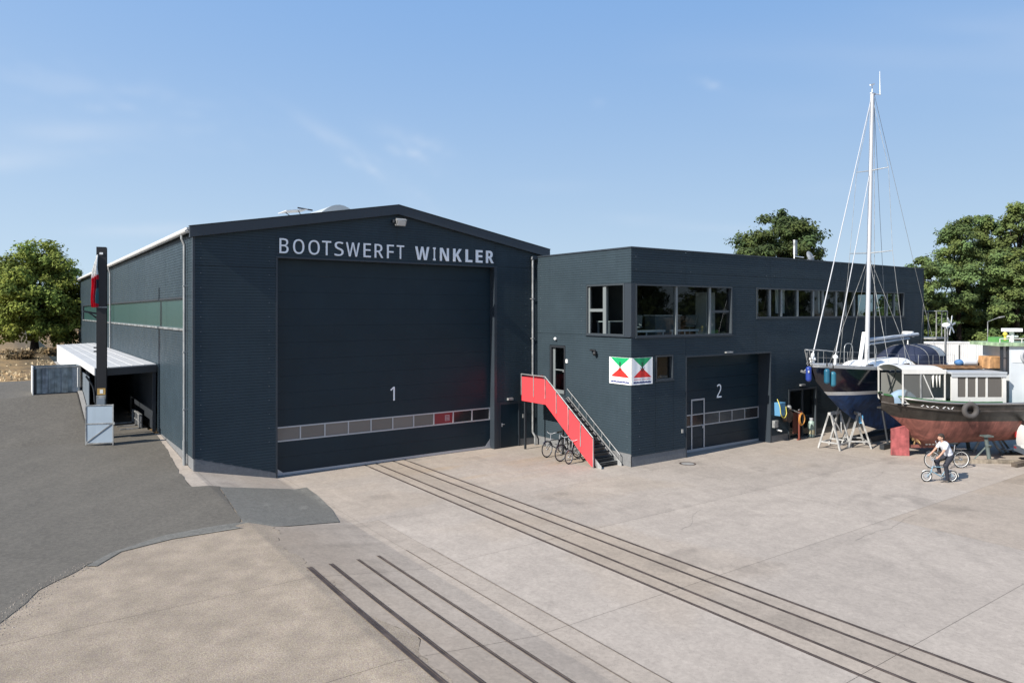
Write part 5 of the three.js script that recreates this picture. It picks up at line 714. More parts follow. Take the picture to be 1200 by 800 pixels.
  const aw = group('aft_awning', s); aw.position.x = -0.95; aw.scale.set(0.75, 1, 0.80); const ring = x => { const r = []; for (let k = 0; k <= 10; k++) { const u = k / 5 - 1; r.push([x, 3.66 - 0.05 * (x - 0.2) * 0.4 + 0.16 * (1 - u * u), 1.22 * u]); } return r; };
  add('awning_roof', [loft([ring(0.35), ring(1.4), ring(2.72)]), B(0.33, 2.72, 3.50, 3.68, 1.2, 1.24), B(0.33, 2.72, 3.5, 3.68, -1.24, -1.2)], cream, aw);
  for (const x of [0.38, 1.35, 2.66]) for (const d of [1, -1]) add('post', B(x - 0.03, x + 0.03, 2.3, 3.55, d * 1.2 - 0.03, d * 1.2 + 0.03), x === 1.35 ? M.galv : cream, aw);
  add('brace', bar([1.5, 3.45, 1.2], [2.05, 2.5, 1.2], 0.03, 0.04), cream, aw); add('brace', bar([0.75, 3.4, -1.0], [1.0, 2.6, -1.0], 0.03, 0.04), M.trimDark, aw); add('brace', bar([1.25, 3.4, -1.0], [0.85, 2.6, -1.0], 0.03, 0.04), M.trimDark, aw);
  for (const [x, w] of [[1.98, 0.16], [2.2, 0.10], [2.36, 0.12]]) add('curtain', loft([[[x, 3.45, 1.12], [x + w * 0.5, 3.45, 1.2], [x + w, 3.45, 1.12]], [[x + 0.06, 2.95, 1.14], [x + w * 0.4, 2.95, 1.2], [x + w * 0.7, 2.95, 1.14]]]), cream, aw);
  for (const [a, b] of [[0.41, 1.32], [1.38, 1.92]]) add('clear_sheet', quads([[[a, 2.52, 1.18], [b, 2.52, 1.18], [b, 3.5, 1.18], [a, 3.5, 1.18]]]), M.vinyl || (M.vinyl = mat(0.55, 0.56, 0.55, 0.12, { transmission: 0.85, thickness: 0, ior: 1.4 })), aw);
  add('bulkhead', [B(0.36, 2.7, 2.26, 2.52, 1.13, 1.17), B(0.36, 2.7, 2.26, 2.52, -1.17, -1.13)], cream, aw); add('interior_panel', [B(0.5, 2.7, 2.3, 3.4, -1.15, -1.12)], mat(0.20, 0.20, 0.19, 0.8), aw);
  add('engine_cover', [(() => { const r = []; for (let i = 0; i <= 6; i++) { const x = -0.93 + 0.92 * i / 6, q = []; for (let k = 0; k <= 10; k++) { const a = Math.PI * k / 10; q.push([x, 2.28 + (0.55 * Math.pow(Math.sin(Math.PI * (0.12 + 0.76 * i / 6)), 0.5)) * Math.pow(Math.sin(a), 0.6), 0.55 + 0.26 * Math.cos(a)]); } r.push(q); } return loft(r); })()], mat(0.22, 0.31, 0.40, 0.6), s);
  // cabin with windows
  const cb = group('cabin', s); cb.position.x = -1.37; cb.scale.set(0.92, 1, 1); const cx0 = 2.74, cx1 = 5.15; add('cabin_roof', [B(cx0, cx1, 3.52, 3.60, -1.28, 1.28), B(cx0, cx1, 3.40, 3.52, 1.22, 1.26), B(cx0, cx1, 3.4, 3.52, -1.26, -1.22)], mat(0.46, 0.49, 0.52, 0.5, { tex: T.sheet }), cb); add('cabin_side', [B(cx0, cx1, 2.25, 2.58, 1.16, 1.22), B(cx0, cx1, 2.25, 3.4, -1.22, -1.16), B(cx0, cx0 + 0.28, 2.58, 3.4, 1.16, 1.22), B(cx1 - 0.16, cx1, 2.58, 3.4, 1.16, 1.22)], cream, cb);
  for (const x of [3.42, 3.86, 4.30]) add('window_post', B(x - 0.04, x + 0.04, 2.58, 3.4, 1.16, 1.22), cream, cb); const ws = [3.02, 3.42, 3.86, 4.30, 4.99]; for (let i = 0; i < 4; i++) add('pane', B(ws[i] + 0.04, ws[i + 1] - 0.04, 2.58, 3.4, 1.18, 1.19), mat(0.10, 0.095, 0.09, 0.12), cb);
  add('roof_planks', [B(1.5, 5.0, 3.66, 3.70, -1.0, 0.3), ...[...Array(6)].map((_, k) => B(1.6 + k * 0.55, 2.1 + k * 0.55, 3.70, 3.76, -0.8 + 0.1 * (k % 3), 0.1 + 0.05 * (k % 2)))], mat(0.30, 0.17, 0.085, 0.75, { tex: T.worn }), cb);
  add('roof_bundle', [new THREE.CapsuleGeometry(0.15, 0.5, 4, 10).rotateZ(Math.PI / 2).translate(4.5, 3.9, -0.2)], mat(0.45, 0.48, 0.52, 0.7), cb); add('roof_bundle', [new THREE.SphereGeometry(0.17, 10, 8).scale(1.2, 0.8, 1).translate(4.05, 3.88, -0.2)], mat(0.05, 0.14, 0.3, 0.7), cb);
  add('roof_post', R([4.4, 3.66, -0.7], [4.4, 4.6, -0.7], 0.03), M.trimDark, cb);
  add('dinghy_box', [prism([[5.0, 3.70], [6.35, 3.70], [6.3, 4.14], [5.05, 4.14]], 0.7, 0.03).translate(0, 0, -0.3)], mat(0.60, 0.34, 0.16, 0.7, { tex: T.worn }), cb);
  // wheelhouse
  const wh = group('wheelhouse', s); wh.position.set(-0.6, -0.1, 0); wh.scale.set(1, 1, 0.8); const a0 = 4.0, a1 = 7.2; add('wall', [B(a0 + 0.38, a1, 2.3, 4.72, -1.05, 1.0)], mat(0.66, 0.70, 0.73, 0.5, { tex: T.sheet }), wh);
  add('roof', [B(a0 - 0.1, a1 + 0.3, 4.72, 4.86, -1.2, 1.15)], mat(0.42, 0.58, 0.38, 0.55, { tex: T.worn }), wh); add('roof_box', [B(4.25, 4.8, 4.86, 5.06, -0.4, 0.2)], mat(0.10, 0.28, 0.08, 0.6), wh); add('roof_rail', [R([4.0, 5.02, 1.0], [7.4, 5.02, 1.0], 0.02), ...[4.0, 4.9, 5.9, 6.9].map(x => R([x, 4.86, 1.0], [x, 5.02, 1.0], 0.02))], cream, wh);
  add('aft_posts', [B(4.05, 4.15, 3.6, 4.72, 0.9, 1.0), B(4.3, 4.38, 3.6, 4.72, 0.9, 1.0), B(4.05, 4.38, 4.2, 4.25, 0.92, 0.98)], M.trimDark, wh);
  add('side_window', [B(4.5, 5.1, 4.05, 4.55, 1.0, 1.02)], mat(0.62, 0.68, 0.72, 0.25), wh); add('door_window', [B(6.55, 7.1, 3.6, 4.55, 1.0, 1.02)], mat(0.08, 0.06, 0.09, 0.2), wh); add('porthole', [R([6.3, 4.45, 1.0], [6.3, 4.45, 1.02], 0.26, 0.26, 20)], mat(0.5, 0.55, 0.58, 0.2), wh);
  add('deckhouse', [B(5.15, 7.6, 2.25, 3.55, -1.25, 1.22)], mat(0.50, 0.58, 0.62, 0.5, { tex: T.worn }), wh);
  add('porthole', [new THREE.CylinderGeometry(0.09, 0.09, 0.02, 16).rotateX(Math.PI / 2).scale(0.7, 1.3, 1).translate(5.6, 2.95, 1.225)], M.paneDark, wh); [5.45, 5.68, 5.92].forEach(x => add('deck_lamp', B(x, x + 0.12, 3.3, 3.42, 1.22, 1.26), M.rust, wh));
  const lb = group('lifebuoy', s); add('ring', [torus(0.25, 0.06, 24, 8).translate(4.5, 4.2, 0.86)], mat(0.30, 0.31, 0.33, 0.6), lb); add('light_bulb', [new THREE.SphereGeometry(0.05, 8, 6).translate(4.5, 4.2, 0.84)], M.black, lb);
  add('searchlight', [R([4.3, 4.74, 0.2], [4.3, 5.2, 0.2], 0.09), R([4.1, 5.0, 0.2], [4.55, 5.0, 0.2], 0.05), B(4.0, 4.62, 5.2, 5.34, 0.0, 0.4)], M.whitePaint, s); add('mast_lamp', [R([3.75, 4.86, 0.6], [3.75, 5.2, 0.6], 0.05), new THREE.SphereGeometry(0.09, 10, 8).translate(3.75, 5.1, 0.6)], mat(0.5, 0.45, 0.06, 0.5), s);
  // tyre fender and stands are things of their own
  const w = (x, y, z) => [22.85 + x * DX - 0 + z * Math.sin(PHI), y, 11.15 + x * DZ + z * Math.cos(PHI)];
  const ty = thing('tyre_fender', 'old car tyre hung on the side of the work boat', 'tyre', w(1.6, 1.78, 1.72), PHI); add('tyre', [torus(0.24, 0.1, 28, 10).translate(0, 0.34, 0)], mat(0.06, 0.055, 0.053, 0.8), ty); add('lashing', R([0, 0.55, 0], [0, 0.75, -0.05], 0.015), M.galv, ty);
  const stand = (x, z, h, label) => { const st = thing('boat_stand', label, 'stand', w(x, 0, z), PHI, 'stands under the work boat'); add('tube', [R([0, 0.05, 0], [-0.08, h, -0.1], 0.075), R([0.0, 0.6, 0], [0.0, h * 0.62, -0.02], 0.1)], M.standM || (M.standM = mat(0.14, 0.18, 0.18, 0.6, { tex: T.worn })), st); add('head_plate', B(-0.25, 0.12, h, h + 0.06, -0.25, 0.08), M.standM, st); add('foot', [B(-0.22, 0.22, 0, 0.05, -0.2, 0.2)], M.standM, st); add('strut', bar([0.3, 0.04, -0.4], [0.0, h * 0.7, -0.05], 0.05, 0.05), M.standM, st); add('strut', bar([-0.35, 0.04, -0.4], [0.0, h * 0.7, -0.05], 0.05, 0.05), M.standM, st); };
  stand(2.6, 1.35, 1.0, 'green grey steel stand under the near side of the work boat'); stand(3.4, -1.2, 0.95, 'steel stand in the shade under the far side of the work boat'); stand(6.6, 1.2, 1.1, 'steel stand under the work boat behind the white van');
  const bl = thing('timber_baulk', 'long pale timber baulk on the ground under the work boat', 'timber', w(2.2, 0, 1.55), PHI - 0.12); add('baulk', [B(-1.6, 1.7, 0.0, 0.14, -0.12, 0.12)], mat(0.36, 0.31, 0.25, 0.85, { tex: T.worn }), bl);
  const bl2 = thing('timber_block', 'short dark timber block at the end of the pale baulk', 'timber', w(3.3, 0, 2.0), PHI + 0.5); add('block', [prism([[-0.5, 0], [0.5, 0], [0.5, 0.15], [-0.5, 0.15]], 0.2, 0.01)], mat(0.13, 0.105, 0.085, 0.9, { tex: T.worn }), bl2);
  const kb = thing('keel_block', 'stack of dark timber blocks under the keel of the work boat', 'timber', w(1.6, 0, 0), PHI); add('block', B(-0.5, 0.5, 0, 0.2, -0.15, 0.15), mat(0.10, 0.08, 0.065, 0.9, { tex: T.worn }), kb); add('block', B(-0.15, 0.15, 0.2, 0.42, -0.4, 0.4), mat(0.10, 0.08, 0.065, 0.9, { tex: T.worn }), kb);
  const kb2 = dup(kb, w(5.4, 0, 0), PHI, 'stack of timber blocks under the middle of the work boat');
  const tr = thing('shaded_trestle', 'low blue grey trestle standing in the shade beneath the work boat', 'trestle', w(3.9, 0, -0.6), PHI + 0.3); for (const [x0, x1] of [[-0.2, -0.55], [0.2, 0.6], [-0.2, 0.3], [0.3, 0.9]]) add('leg', bar([x0, 0.95, 0], [x1, 0, 0.3 * (x1 > 0 ? 1 : -1)], 0.07, 0.07), M.galv, tr); add('beam', bar([-0.5, 0.95, 0], [0.6, 0.95, 0], 0.09, 0.09), M.galv, tr); add('sheet', [bar([0.2, 0.2, 0.4], [1.4, 0.12, 0.4], 0.5, 0.03)], M.galv, tr);
}

// ---------------------------------------------------------------- person on a small bicycle, and a parked one behind
function sdfGeo(bones, c, hs, res, k = 0.025) {      // smooth union of tapered capsules, meshed
  const mc = new MarchingCubes(res, M.white, false, false, 120000); mc.isolation = 0; const n = res, f = mc.field;
  const bs = bones.map(b => ({ a: V3(...b[0]), b: V3(...b[1]), ra: b[2], rb: b[3] ?? b[2], s: b[4] || [1, 1, 1] }));
  const p = V3(), q = V3();
  for (let z = 0; z < n; z++) for (let y = 0; y < n; y++) for (let x = 0; x < n; x++) {
    p.set(c[0] + (x - n / 2) / (n / 2) * hs, c[1] + (y - n / 2) / (n / 2) * hs, c[2] + (z - n / 2) / (n / 2) * hs); let d = 1e3;
    for (const b of bs) {
      const abx = b.b.x - b.a.x, aby = b.b.y - b.a.y, abz = b.b.z - b.a.z, L = abx * abx + aby * aby + abz * abz;
      const t = L ? clamp(((p.x - b.a.x) * abx + (p.y - b.a.y) * aby + (p.z - b.a.z) * abz) / L) : 0;
      const dx = (p.x - b.a.x - abx * t) / b.s[0], dy = (p.y - b.a.y - aby * t) / b.s[1], dz = (p.z - b.a.z - abz * t) / b.s[2];
      const e = (Math.sqrt(dx * dx + dy * dy + dz * dz) - mix(b.ra, b.rb, t)) * Math.min(...b.s); const h = clamp(0.5 + 0.5 * (d - e) / k); d = mix(d, e, h) - k * h * (1 - h);
    }
    f[x + y * n + z * n * n] = -d;
  }
  mc.update(); const cnt = mc.count, pa = mc.positionArray.slice(0, cnt * 3), g = new THREE.BufferGeometry();
  for (let i = 0; i < cnt; i++) { pa[3 * i] = c[0] + pa[3 * i] * hs; pa[3 * i + 1] = c[1] + pa[3 * i + 1] * hs; pa[3 * i + 2] = c[2] + pa[3 * i + 2] * hs; }
  g.setAttribute('position', new THREE.BufferAttribute(new Float32Array(pa), 3)); const na = new Float32Array(mc.normalArray.slice(0, cnt * 3)); g.setAttribute('normal', new THREE.BufferAttribute(na, 3));
  let up = 0; for (let i = 0; i < cnt; i += 3) { const e1 = V3(pa[3 * i + 3] - pa[3 * i], pa[3 * i + 4] - pa[3 * i + 1], pa[3 * i + 5] - pa[3 * i + 2]), e2 = V3(pa[3 * i + 6] - pa[3 * i], pa[3 * i + 7] - pa[3 * i + 1], pa[3 * i + 8] - pa[3 * i + 2]); up += Math.sign(e1.cross(e2).dot(V3(na[3 * i], na[3 * i + 1], na[3 * i + 2]))); }
  if (up < 0) for (let i = 0; i < na.length; i++) na[i] = -na[i];
  return g;
}
{
  const base = [19.0, 0, 14.18], turn = PHI;
  const b = makeBike('folding_bicycle', 'small pale blue folding bicycle ridden by the person in the yard', base, turn, { r: 0.2, wb: 0.9, frame: mat(0.16, 0.28, 0.36, 0.4), rim: M.whitePaint, guard: M.whitePaint, bar: M.alu, hubs: 0.09 });
  const p = thing('person', 'person in white t-shirt and dark trousers riding a small bicycle', 'person', base, turn);
  const hip = [0.30, 0.92, 0], neck = [0.06, 1.40, 0], head = [0.0, 1.56, 0.0];
  const skin = mat(0.42, 0.235, 0.165, 0.6), arm = d => [[[0.10, 1.34, d * 0.18], [-0.04, 1.13, d * 0.24], 0.047, 0.038], [[-0.04, 1.13, d * 0.24], [-0.22, 0.93, d * 0.25], 0.038, 0.027]];
  const hand = d => [[[-0.22, 0.93, d * 0.25], [-0.27, 0.905, d * 0.255], 0.028, 0.03], ...[0, 1, 2, 3].map(i => [[-0.27, 0.90, d * (0.235 + i * 0.018)], [-0.315, 0.885 - 0.005 * i, d * (0.235 + i * 0.018)], 0.0095, 0.009]), ...[0, 1, 2, 3].map(i => [[-0.315, 0.885, d * (0.235 + i * 0.018)], [-0.30, 0.86, d * (0.235 + i * 0.018)], 0.009, 0.008]), [[-0.25, 0.90, d * 0.235], [-0.275, 0.87, d * 0.215], 0.011, 0.009]];
  const legN = [[[0.30, 0.90, 0.09], [0.10, 0.60, 0.12], 0.085, 0.058], [[0.10, 0.60, 0.12], [0.17, 0.14, 0.12], 0.055, 0.038]], legF = [[[0.30, 0.90, -0.09], [-0.10, 0.74, -0.11], 0.085, 0.058], [[-0.10, 0.74, -0.11], [0.02, 0.34, -0.11], 0.055, 0.038]];
  const torso = [[hip, [0.22, 1.10, 0], 0.125, 0.12, [1, 1, 1.25]], [[0.22, 1.10, 0], [0.12, 1.30, 0], 0.12, 0.13, [1, 1, 1.35]], [[0.11, 1.34, -0.14], [0.11, 1.34, 0.14], 0.06]];
  const headB = [[neck, [0.02, 1.48, 0], 0.05, 0.048], [[0.0, 1.575, 0], [0.01, 1.60, 0], 0.085, 0.088, [1.12, 1, 0.86]], [[-0.035, 1.51, 0], [-0.02, 1.54, 0], 0.052, 0.06], [[-0.085, 1.56, 0], [-0.105, 1.535, 0], 0.012, 0.016], [[0.015, 1.565, 0.078], [0.015, 1.545, 0.08], 0.016], [[0.015, 1.565, -0.078], [0.015, 1.545, -0.08], 0.016]];
  const body = add('body', sdfGeo([...torso.map(t => [t[0], t[1], t[2] * 0.96, (t[3] ?? t[2]) * 0.96, t[4]]), ...headB, ...arm(1), ...arm(-1), ...hand(1), ...hand(-1), ...legN, ...legF], [0, 0.9, 0], 0.95, 128, 0.02), skin, p);
  add('t_shirt', sdfGeo([...torso.map(t => [t[0], t[1], t[2] + 0.012, (t[3] ?? t[2]) + 0.014, t[4]]), ...[1, -1].map(d => [[0.10, 1.34, d * 0.18], [0.02, 1.21, d * 0.215], 0.066, 0.064])], [0.1, 1.13, 0], 0.42, 64, 0.03), mat(0.56, 0.57, 0.62, 0.85), body);
  add('trousers', sdfGeo([[[0.31, 0.93, 0], [0.29, 0.90, 0], 0.145, 0.14, [1, 1, 1.2]], ...[...legN, ...legF].map(t => [t[0], t[1], t[2] + 0.02, t[3] + 0.024])], [0.1, 0.55, 0], 0.6, 80, 0.03), mat(0.014, 0.016, 0.026, 0.8), body);
  add('shoes', sdfGeo([[[0.19, 0.10, 0.12], [0.06, 0.075, 0.125], 0.045, 0.04, [1, 0.85, 1]], [[0.04, 0.32, -0.11], [-0.09, 0.30, -0.115], 0.045, 0.04, [1, 0.85, 1]]], [0.05, 0.2, 0], 0.3, 56, 0.02), mat(0.03, 0.03, 0.035, 0.6), body);
  add('hair', sdfGeo([[[0.02, 1.625, 0], [0.035, 1.58, 0], 0.092, 0.088, [1.08, 1, 0.95]], [[0.0, 1.655, 0], [-0.06, 1.65, 0], 0.055, 0.045, [1, 0.8, 1.25]]], [0.0, 1.6, 0], 0.22, 48, 0.02), mat(0.025, 0.016, 0.011, 0.7), body);
}
makeBike('parked_bicycle', 'large grey bicycle with white rims parked by the work boat\'s stern', [21.62, 0, 13.32], PHI + 0.03, { r: 0.33, wb: 1.14, frame: mat(0.06, 0.07, 0.08, 0.4), rim: M.whitePaint, rack: true, hubs: 0.05, group: 'bicycles' });

// ---------------------------------------------------------------- white van at the right edge
{
  const v = thing('white_van', 'white van standing beside the work boat, its tail light showing', 'van', [24.78, 0, 14.75], PHI - 0.25);
  const side = [[0.12, 0.42], [0.05, 0.8], [0.10, 1.35], [0.32, 1.86], [0.5, 1.93], [3.6, 1.95], [4.1, 1.85], [4.6, 1.25], [5.15, 1.05], [5.25, 0.6], [5.2, 0.42]];
  const paint = mat(0.80, 0.80, 0.79, 0.3, { clearcoat: 0.6, clearcoatRoughness: 0.1 });
  const rings = [-0.96, -0.93, -0.86, 0.86, 0.93, 0.96].map((z, i) => { const k = [0.93, 0.98, 1, 1, 0.98, 0.93][i]; return side.map(([x, y]) => [mix(2.6, x, k * 0.5 + 0.5), y > 1.2 ? mix(1.2, y, k) : y, z * (y > 1.3 ? mix(1, 0.9, (y - 1.3) / 0.6) : 1)]); });
  const cap = z => new THREE.ShapeGeometry(new THREE.Shape(rings[z > 0 ? 5 : 0].map(p => new THREE.Vector2(p[0], p[1])))).translate(0, 0, z);
  const sideCap = i => { const r = rings[i], g = []; for (let k = 1; k < r.length - 1; k++) g.push([r[0], r[k], r[k + 1], r[k + 1]]); return quads(g); };
  add('body', [loft(rings), sideCap(0), sideCap(5), B(0.2, 5.1, 0.36, 0.44, -0.9, 0.9)], paint, v);
  add('bumper', [B(0.0, 0.25, 0.38, 0.62, -0.94, 0.94)], mat(0.10, 0.12, 0.15, 0.5), v); add('bumper', [B(5.12, 5.3, 0.35, 0.62, -0.9, 0.9)], mat(0.08, 0.085, 0.09, 0.6), v);
  for (const d of [1, -1]) { add('tail_light', [B(0.04, 0.14, 0.92, 1.16, d * 0.90 - 0.05, d * 0.90 + 0.05)], mat(0.28, 0.02, 0.02, 0.25), v); add('reflector', [B(-0.01, 0.05, 0.5, 0.56, d * 0.8 - 0.1, d * 0.8 + 0.1)], mat(0.3, 0.02, 0.03, 0.3), v); add('headlight', [B(5.08, 5.2, 0.75, 0.95, d * 0.75 - 0.14, d * 0.75 + 0.14)], mat(0.6, 0.62, 0.64, 0.1), v); }
  add('rear_window', [B(0.155, 0.17, 1.28, 1.68, -0.66, 0.66).rotateZ(-0.0)], M.paneDark, v); add('number_plate', [B(-0.015, 0.0, 0.62, 0.73, -0.26, 0.26)], M.whitePaint, v);
  for (const d of [1, -1]) { add('side_window', [loft([[[1.0, 1.3, d * 0.965], [1.05, 1.7, d * 0.905]], [[2.2, 1.3, d * 0.965], [2.2, 1.7, d * 0.905]]])], M.paneDark, v); add('door_window', [loft([[[2.9, 1.3, d * 0.968], [2.95, 1.7, d * 0.91]], [[4.1, 1.3, d * 0.96], [3.8, 1.68, d * 0.9]]])], M.paneDark, v); }
  add('windscreen', [loft([[[4.58, 1.3, -0.75], [4.12, 1.8, -0.68]], [[4.58, 1.3, 0.75], [4.12, 1.8, 0.68]]])], M.paneDark, v);
  for (const x of [0.95, 4.25]) for (const d of [1, -1]) { const w = group('wheel', v); w.position.set(x, 0.33, d * 0.84); add('tyre', torus(0.235, 0.095, 28, 10), M.rubber, w); add('rim', R([0, 0, d * -0.08], [0, 0, d * 0.07], 0.19, 0.19, 20), M.alu, w); }
}

// ---------------------------------------------------------------- white containers behind the yard, lamp posts
{
  const at = (px, Z) => { const X = (px - 600) / 834 * Z, c = Math.cos(PHI), s = Math.sin(PHI); return [-8.03 + c * X - s * Z, 25.89 - s * X - c * Z]; };
  const labs = ['long white ribbed container behind the yacht\'s stern', 'long white ribbed container behind the wheelhouse of the work boat', 'white ribbed container at the end of the row under the trees'];
  [[1080, 82], [1143, 81.6], [1206, 81.2]].forEach(([px, Z], i) => {
    const [x, z] = at(px, Z), c = thing('white_container', labs[i], 'container', [x, 0, z], PHI, 'white containers in a row'), m = mat(0.80 - 0.02 * i, 0.81, 0.81, 0.5, { tex: T.sheet });
    for (let k = 0; k < 4; k++) { const q = [], x0 = 0.08 + k * 1.48; for (let j = 0; j < 6; j++) { const a = x0 + j * 0.243; q.push([[a, 0.16, 0], [a + 0.13, 0.16, 0], [a + 0.13, 2.44, 0], [a, 2.44, 0]], [[a + 0.13, 0.16, 0], [a + 0.16, 0.16, -0.035], [a + 0.16, 2.44, -0.035], [a + 0.13, 2.44, 0]], [[a + 0.16, 0.16, -0.035], [a + 0.215, 0.16, -0.035], [a + 0.215, 2.44, -0.035], [a + 0.16, 2.44, -0.035]], [[a + 0.215, 0.16, -0.035], [a + 0.243, 0.16, 0], [a + 0.243, 2.44, 0], [a + 0.215, 2.44, -0.035]]); } add('side_panel', quads(q), m, c); }
    add('frame', [B(0, 6.06, 0, 0.16, -0.1, 0.03), B(0, 6.06, 2.44, 2.6, -0.1, 0.03), B(0, 0.1, 0.16, 2.44, -0.08, 0.02), B(5.96, 6.06, 0.16, 2.44, -0.08, 0.02)], m, c); add('end_wall', B(0.0, 0.05, 0.05, 2.55, -2.4, -0.1), m, c); add('end_wall', B(6.01, 6.06, 0.05, 2.55, -2.4, -0.1), m, c); add('roof', B(0.05, 6.01, 2.5, 2.56, -2.4, -0.1), m, c); add('rear_wall', B(0.05, 6.01, 0.05, 2.5, -2.44, -2.4), m, c);
  });
  const lp = (px, Z, h, label, arm) => { const [x, z] = at(px, Z), l = thing('lamp_post', label, 'lamp post', [x, 0, z], PHI, 'lamp posts'); add('post', R([0, 0, 0], [0, h, 0], 0.07, 0.05), M.galv, l); if (arm) { add('arm', R([0, h - 0.05, 0], [1.4, h + 0.5, 0], 0.04), M.galv, l); add('lamp_head', [prism([[1.3, h + 0.42], [1.95, h + 0.55], [1.95, h + 0.63], [1.3, h + 0.56]], 0.22, 0.02)], M.galv, l); } };
  lp(1158, 88, 4.9, 'grey lamp post with slanting arm behind the white containers', true); lp(1111, 86, 5.4, 'plain pale post behind the first white container', false);
}

// ---------------------------------------------------------------- trees
function leafMat(r, g, b) { return new THREE.MeshPhysicalMaterial({ color: new THREE.Color().setRGB(r, g, b), roughness: 0.9, transmission: 0.3, thickness: 0, vertexColors: true, side: THREE.DoubleSide, specularIntensity: 0.3 }); }
function makeTree(name, label, pos, o, grp) {
  const r = rng(o.seed), t = thing(name, label, o.cat || 'tree', pos, 0, grp), gauss = () => (r() + r() + r() - 1.5) * 0.9;
  // clumps: [x,y,z,radius]; either given or scattered through the crown's volume
  const cl = []; for (const [cx, cy, cz, rx, ry, rz, n, s] of o.lobes) for (let i = 0; i < n; i++) { const u = r() * 2 - 1, a = r() * Math.PI * 2, q = Math.sqrt(1 - u * u), d = Math.pow(0.12 + 0.88 * r(), 0.42); const w = 0.8 + 0.4 * vn(a * 1.3 + 9, u * 2 + 5, o.seed); cl.push([cx + rx * q * Math.cos(a) * d * w, cy + ry * u * d * w, cz + rz * q * Math.sin(a) * d * w, s * (0.55 + 0.75 * r())]); }
  // wood
  if (o.trunk) {
    const [h, rad, lean] = o.trunk, k = []; for (let i = 0; i <= 5; i++) k.push([lean * (i / 5) * (i / 5) + 0.1 * gauss(), h * i / 5, 0.12 * gauss()]);
    const pieces = []; for (let i = 0; i < 5; i++) pieces.push(R(k[i], k[i + 1], rad * (1 - 0.13 * i) * (i ? 1 : 1.25), rad * (1 - 0.13 * (i + 1)), 10)); add('trunk', pieces, o.bark || M.bark || (M.bark = mat(0.07, 0.055, 0.042, 0.95, { tex: T.bark })), t);
    const sel = cl.filter((_, i) => i % Math.max(1, Math.floor(cl.length / (o.limbs || 14))) === 0);
    for (const c of sel) { const f = 0.45 + 0.55 * r(), i = Math.min(4, Math.floor(f * 5)), a = [mix(k[i][0], k[i + 1][0], f * 5 - i), h * f, mix(k[i][2], k[i + 1][2], f * 5 - i)], m = [mix(a[0], c[0], 0.5) + 0.4 * gauss(), mix(a[1], c[1], 0.55) + 0.3, mix(a[2], c[2], 0.5) + 0.4 * gauss()]; add('limb', [R(a, m, rad * 0.36, rad * 0.24, 7), R(m, [c[0], c[1], c[2]], rad * 0.24, rad * 0.07, 6)], M.bark, t); }
  }
  // leaves: small folded faces through every clump
  const N = o.leaves, v = [], col = [], tot = cl.reduce((s, c) => s + c[3] * c[3], 0), S = o.size;
  for (const c of cl) {
    const n = Math.round(N * c[3] * c[3] / tot), tint = 0.72 + 0.56 * r(), warm = r(), ax = V3(r() - 0.5, (r() - 0.4) * 0.7, r() - 0.5).normalize(), str = 0.5 + 0.9 * r();
    for (let i = 0; i < n; i++) {
      const u = r() * 2 - 1, a = r() * Math.PI * 2, q = Math.sqrt(1 - u * u), d = c[3] * Math.pow(r(), 0.45) * (0.85 + 0.5 * r());
      const e0 = q * Math.cos(a) * d, e1 = u * d * 0.6, e2 = q * Math.sin(a) * d, pr = (e0 * ax.x + e1 * ax.y + e2 * ax.z) * str, x = c[0] + e0 * 0.85 + ax.x * pr, y = c[1] + e1 + ax.y * pr, z = c[2] + e2 * 0.85 + ax.z * pr; if (o.floor && y < o.floor) continue;
      const s = S * (0.55 + 0.8 * r()), nx = q * Math.cos(a) + gauss() * 0.9, ny = 0.6 + u * 0.5 + gauss() * 0.7, nz = q * Math.sin(a) + gauss() * 0.9, L = Math.hypot(nx, ny, nz) || 1;
      const n0 = V3(nx / L, ny / L, nz / L), t0 = V3(r() - 0.5, r() - 0.5, r() - 0.5).cross(n0).normalize(), b0 = n0.clone().cross(t0);
      const A = [x - t0.x * s, y - t0.y * s, z - t0.z * s], C = [x + t0.x * s, y + t0.y * s, z + t0.z * s], w = s * 0.55, Bq = [x + b0.x * w + n0.x * s * 0.15, y + b0.y * w + n0.y * s * 0.15, z + b0.z * w + n0.z * s * 0.15], D = [x - b0.x * w, y - b0.y * w, z - b0.z * w];
      v.push(...A, ...Bq, ...C, ...A, ...C, ...D); const k = tint * (0.8 + 0.4 * r()); for (let j = 0; j < 6; j++) col.push(k * (1 + 0.25 * warm), k, k * (0.9 - 0.2 * warm));
    }
  }
  const g = new THREE.BufferGeometry(); g.setAttribute('position', new THREE.Float32BufferAttribute(v, 3)); g.setAttribute('color', new THREE.Float32BufferAttribute(col, 3)); g.computeVertexNormals();
  const m = new THREE.Mesh(g, o.mat); m.name = o.cat === 'bush' ? 'foliage' : 'crown'; m.castShadow = m.receiveShadow = true; t.add(m); return t;
}
const TP = (px, Z, y = 0) => { const X = (px - 600) / 834 * Z, c = Math.cos(PHI), s = Math.sin(PHI); return [-8.03 + c * X - s * Z, y, 25.89 - s * X - c * Z]; };
const LG = { sunny: leafMat(0.165, 0.225, 0.055), oak: leafMat(0.055, 0.09, 0.036), ash: leafMat(0.105, 0.165, 0.066), dark: leafMat(0.07, 0.11, 0.042), dry: leafMat(0.16, 0.13, 0.085) };
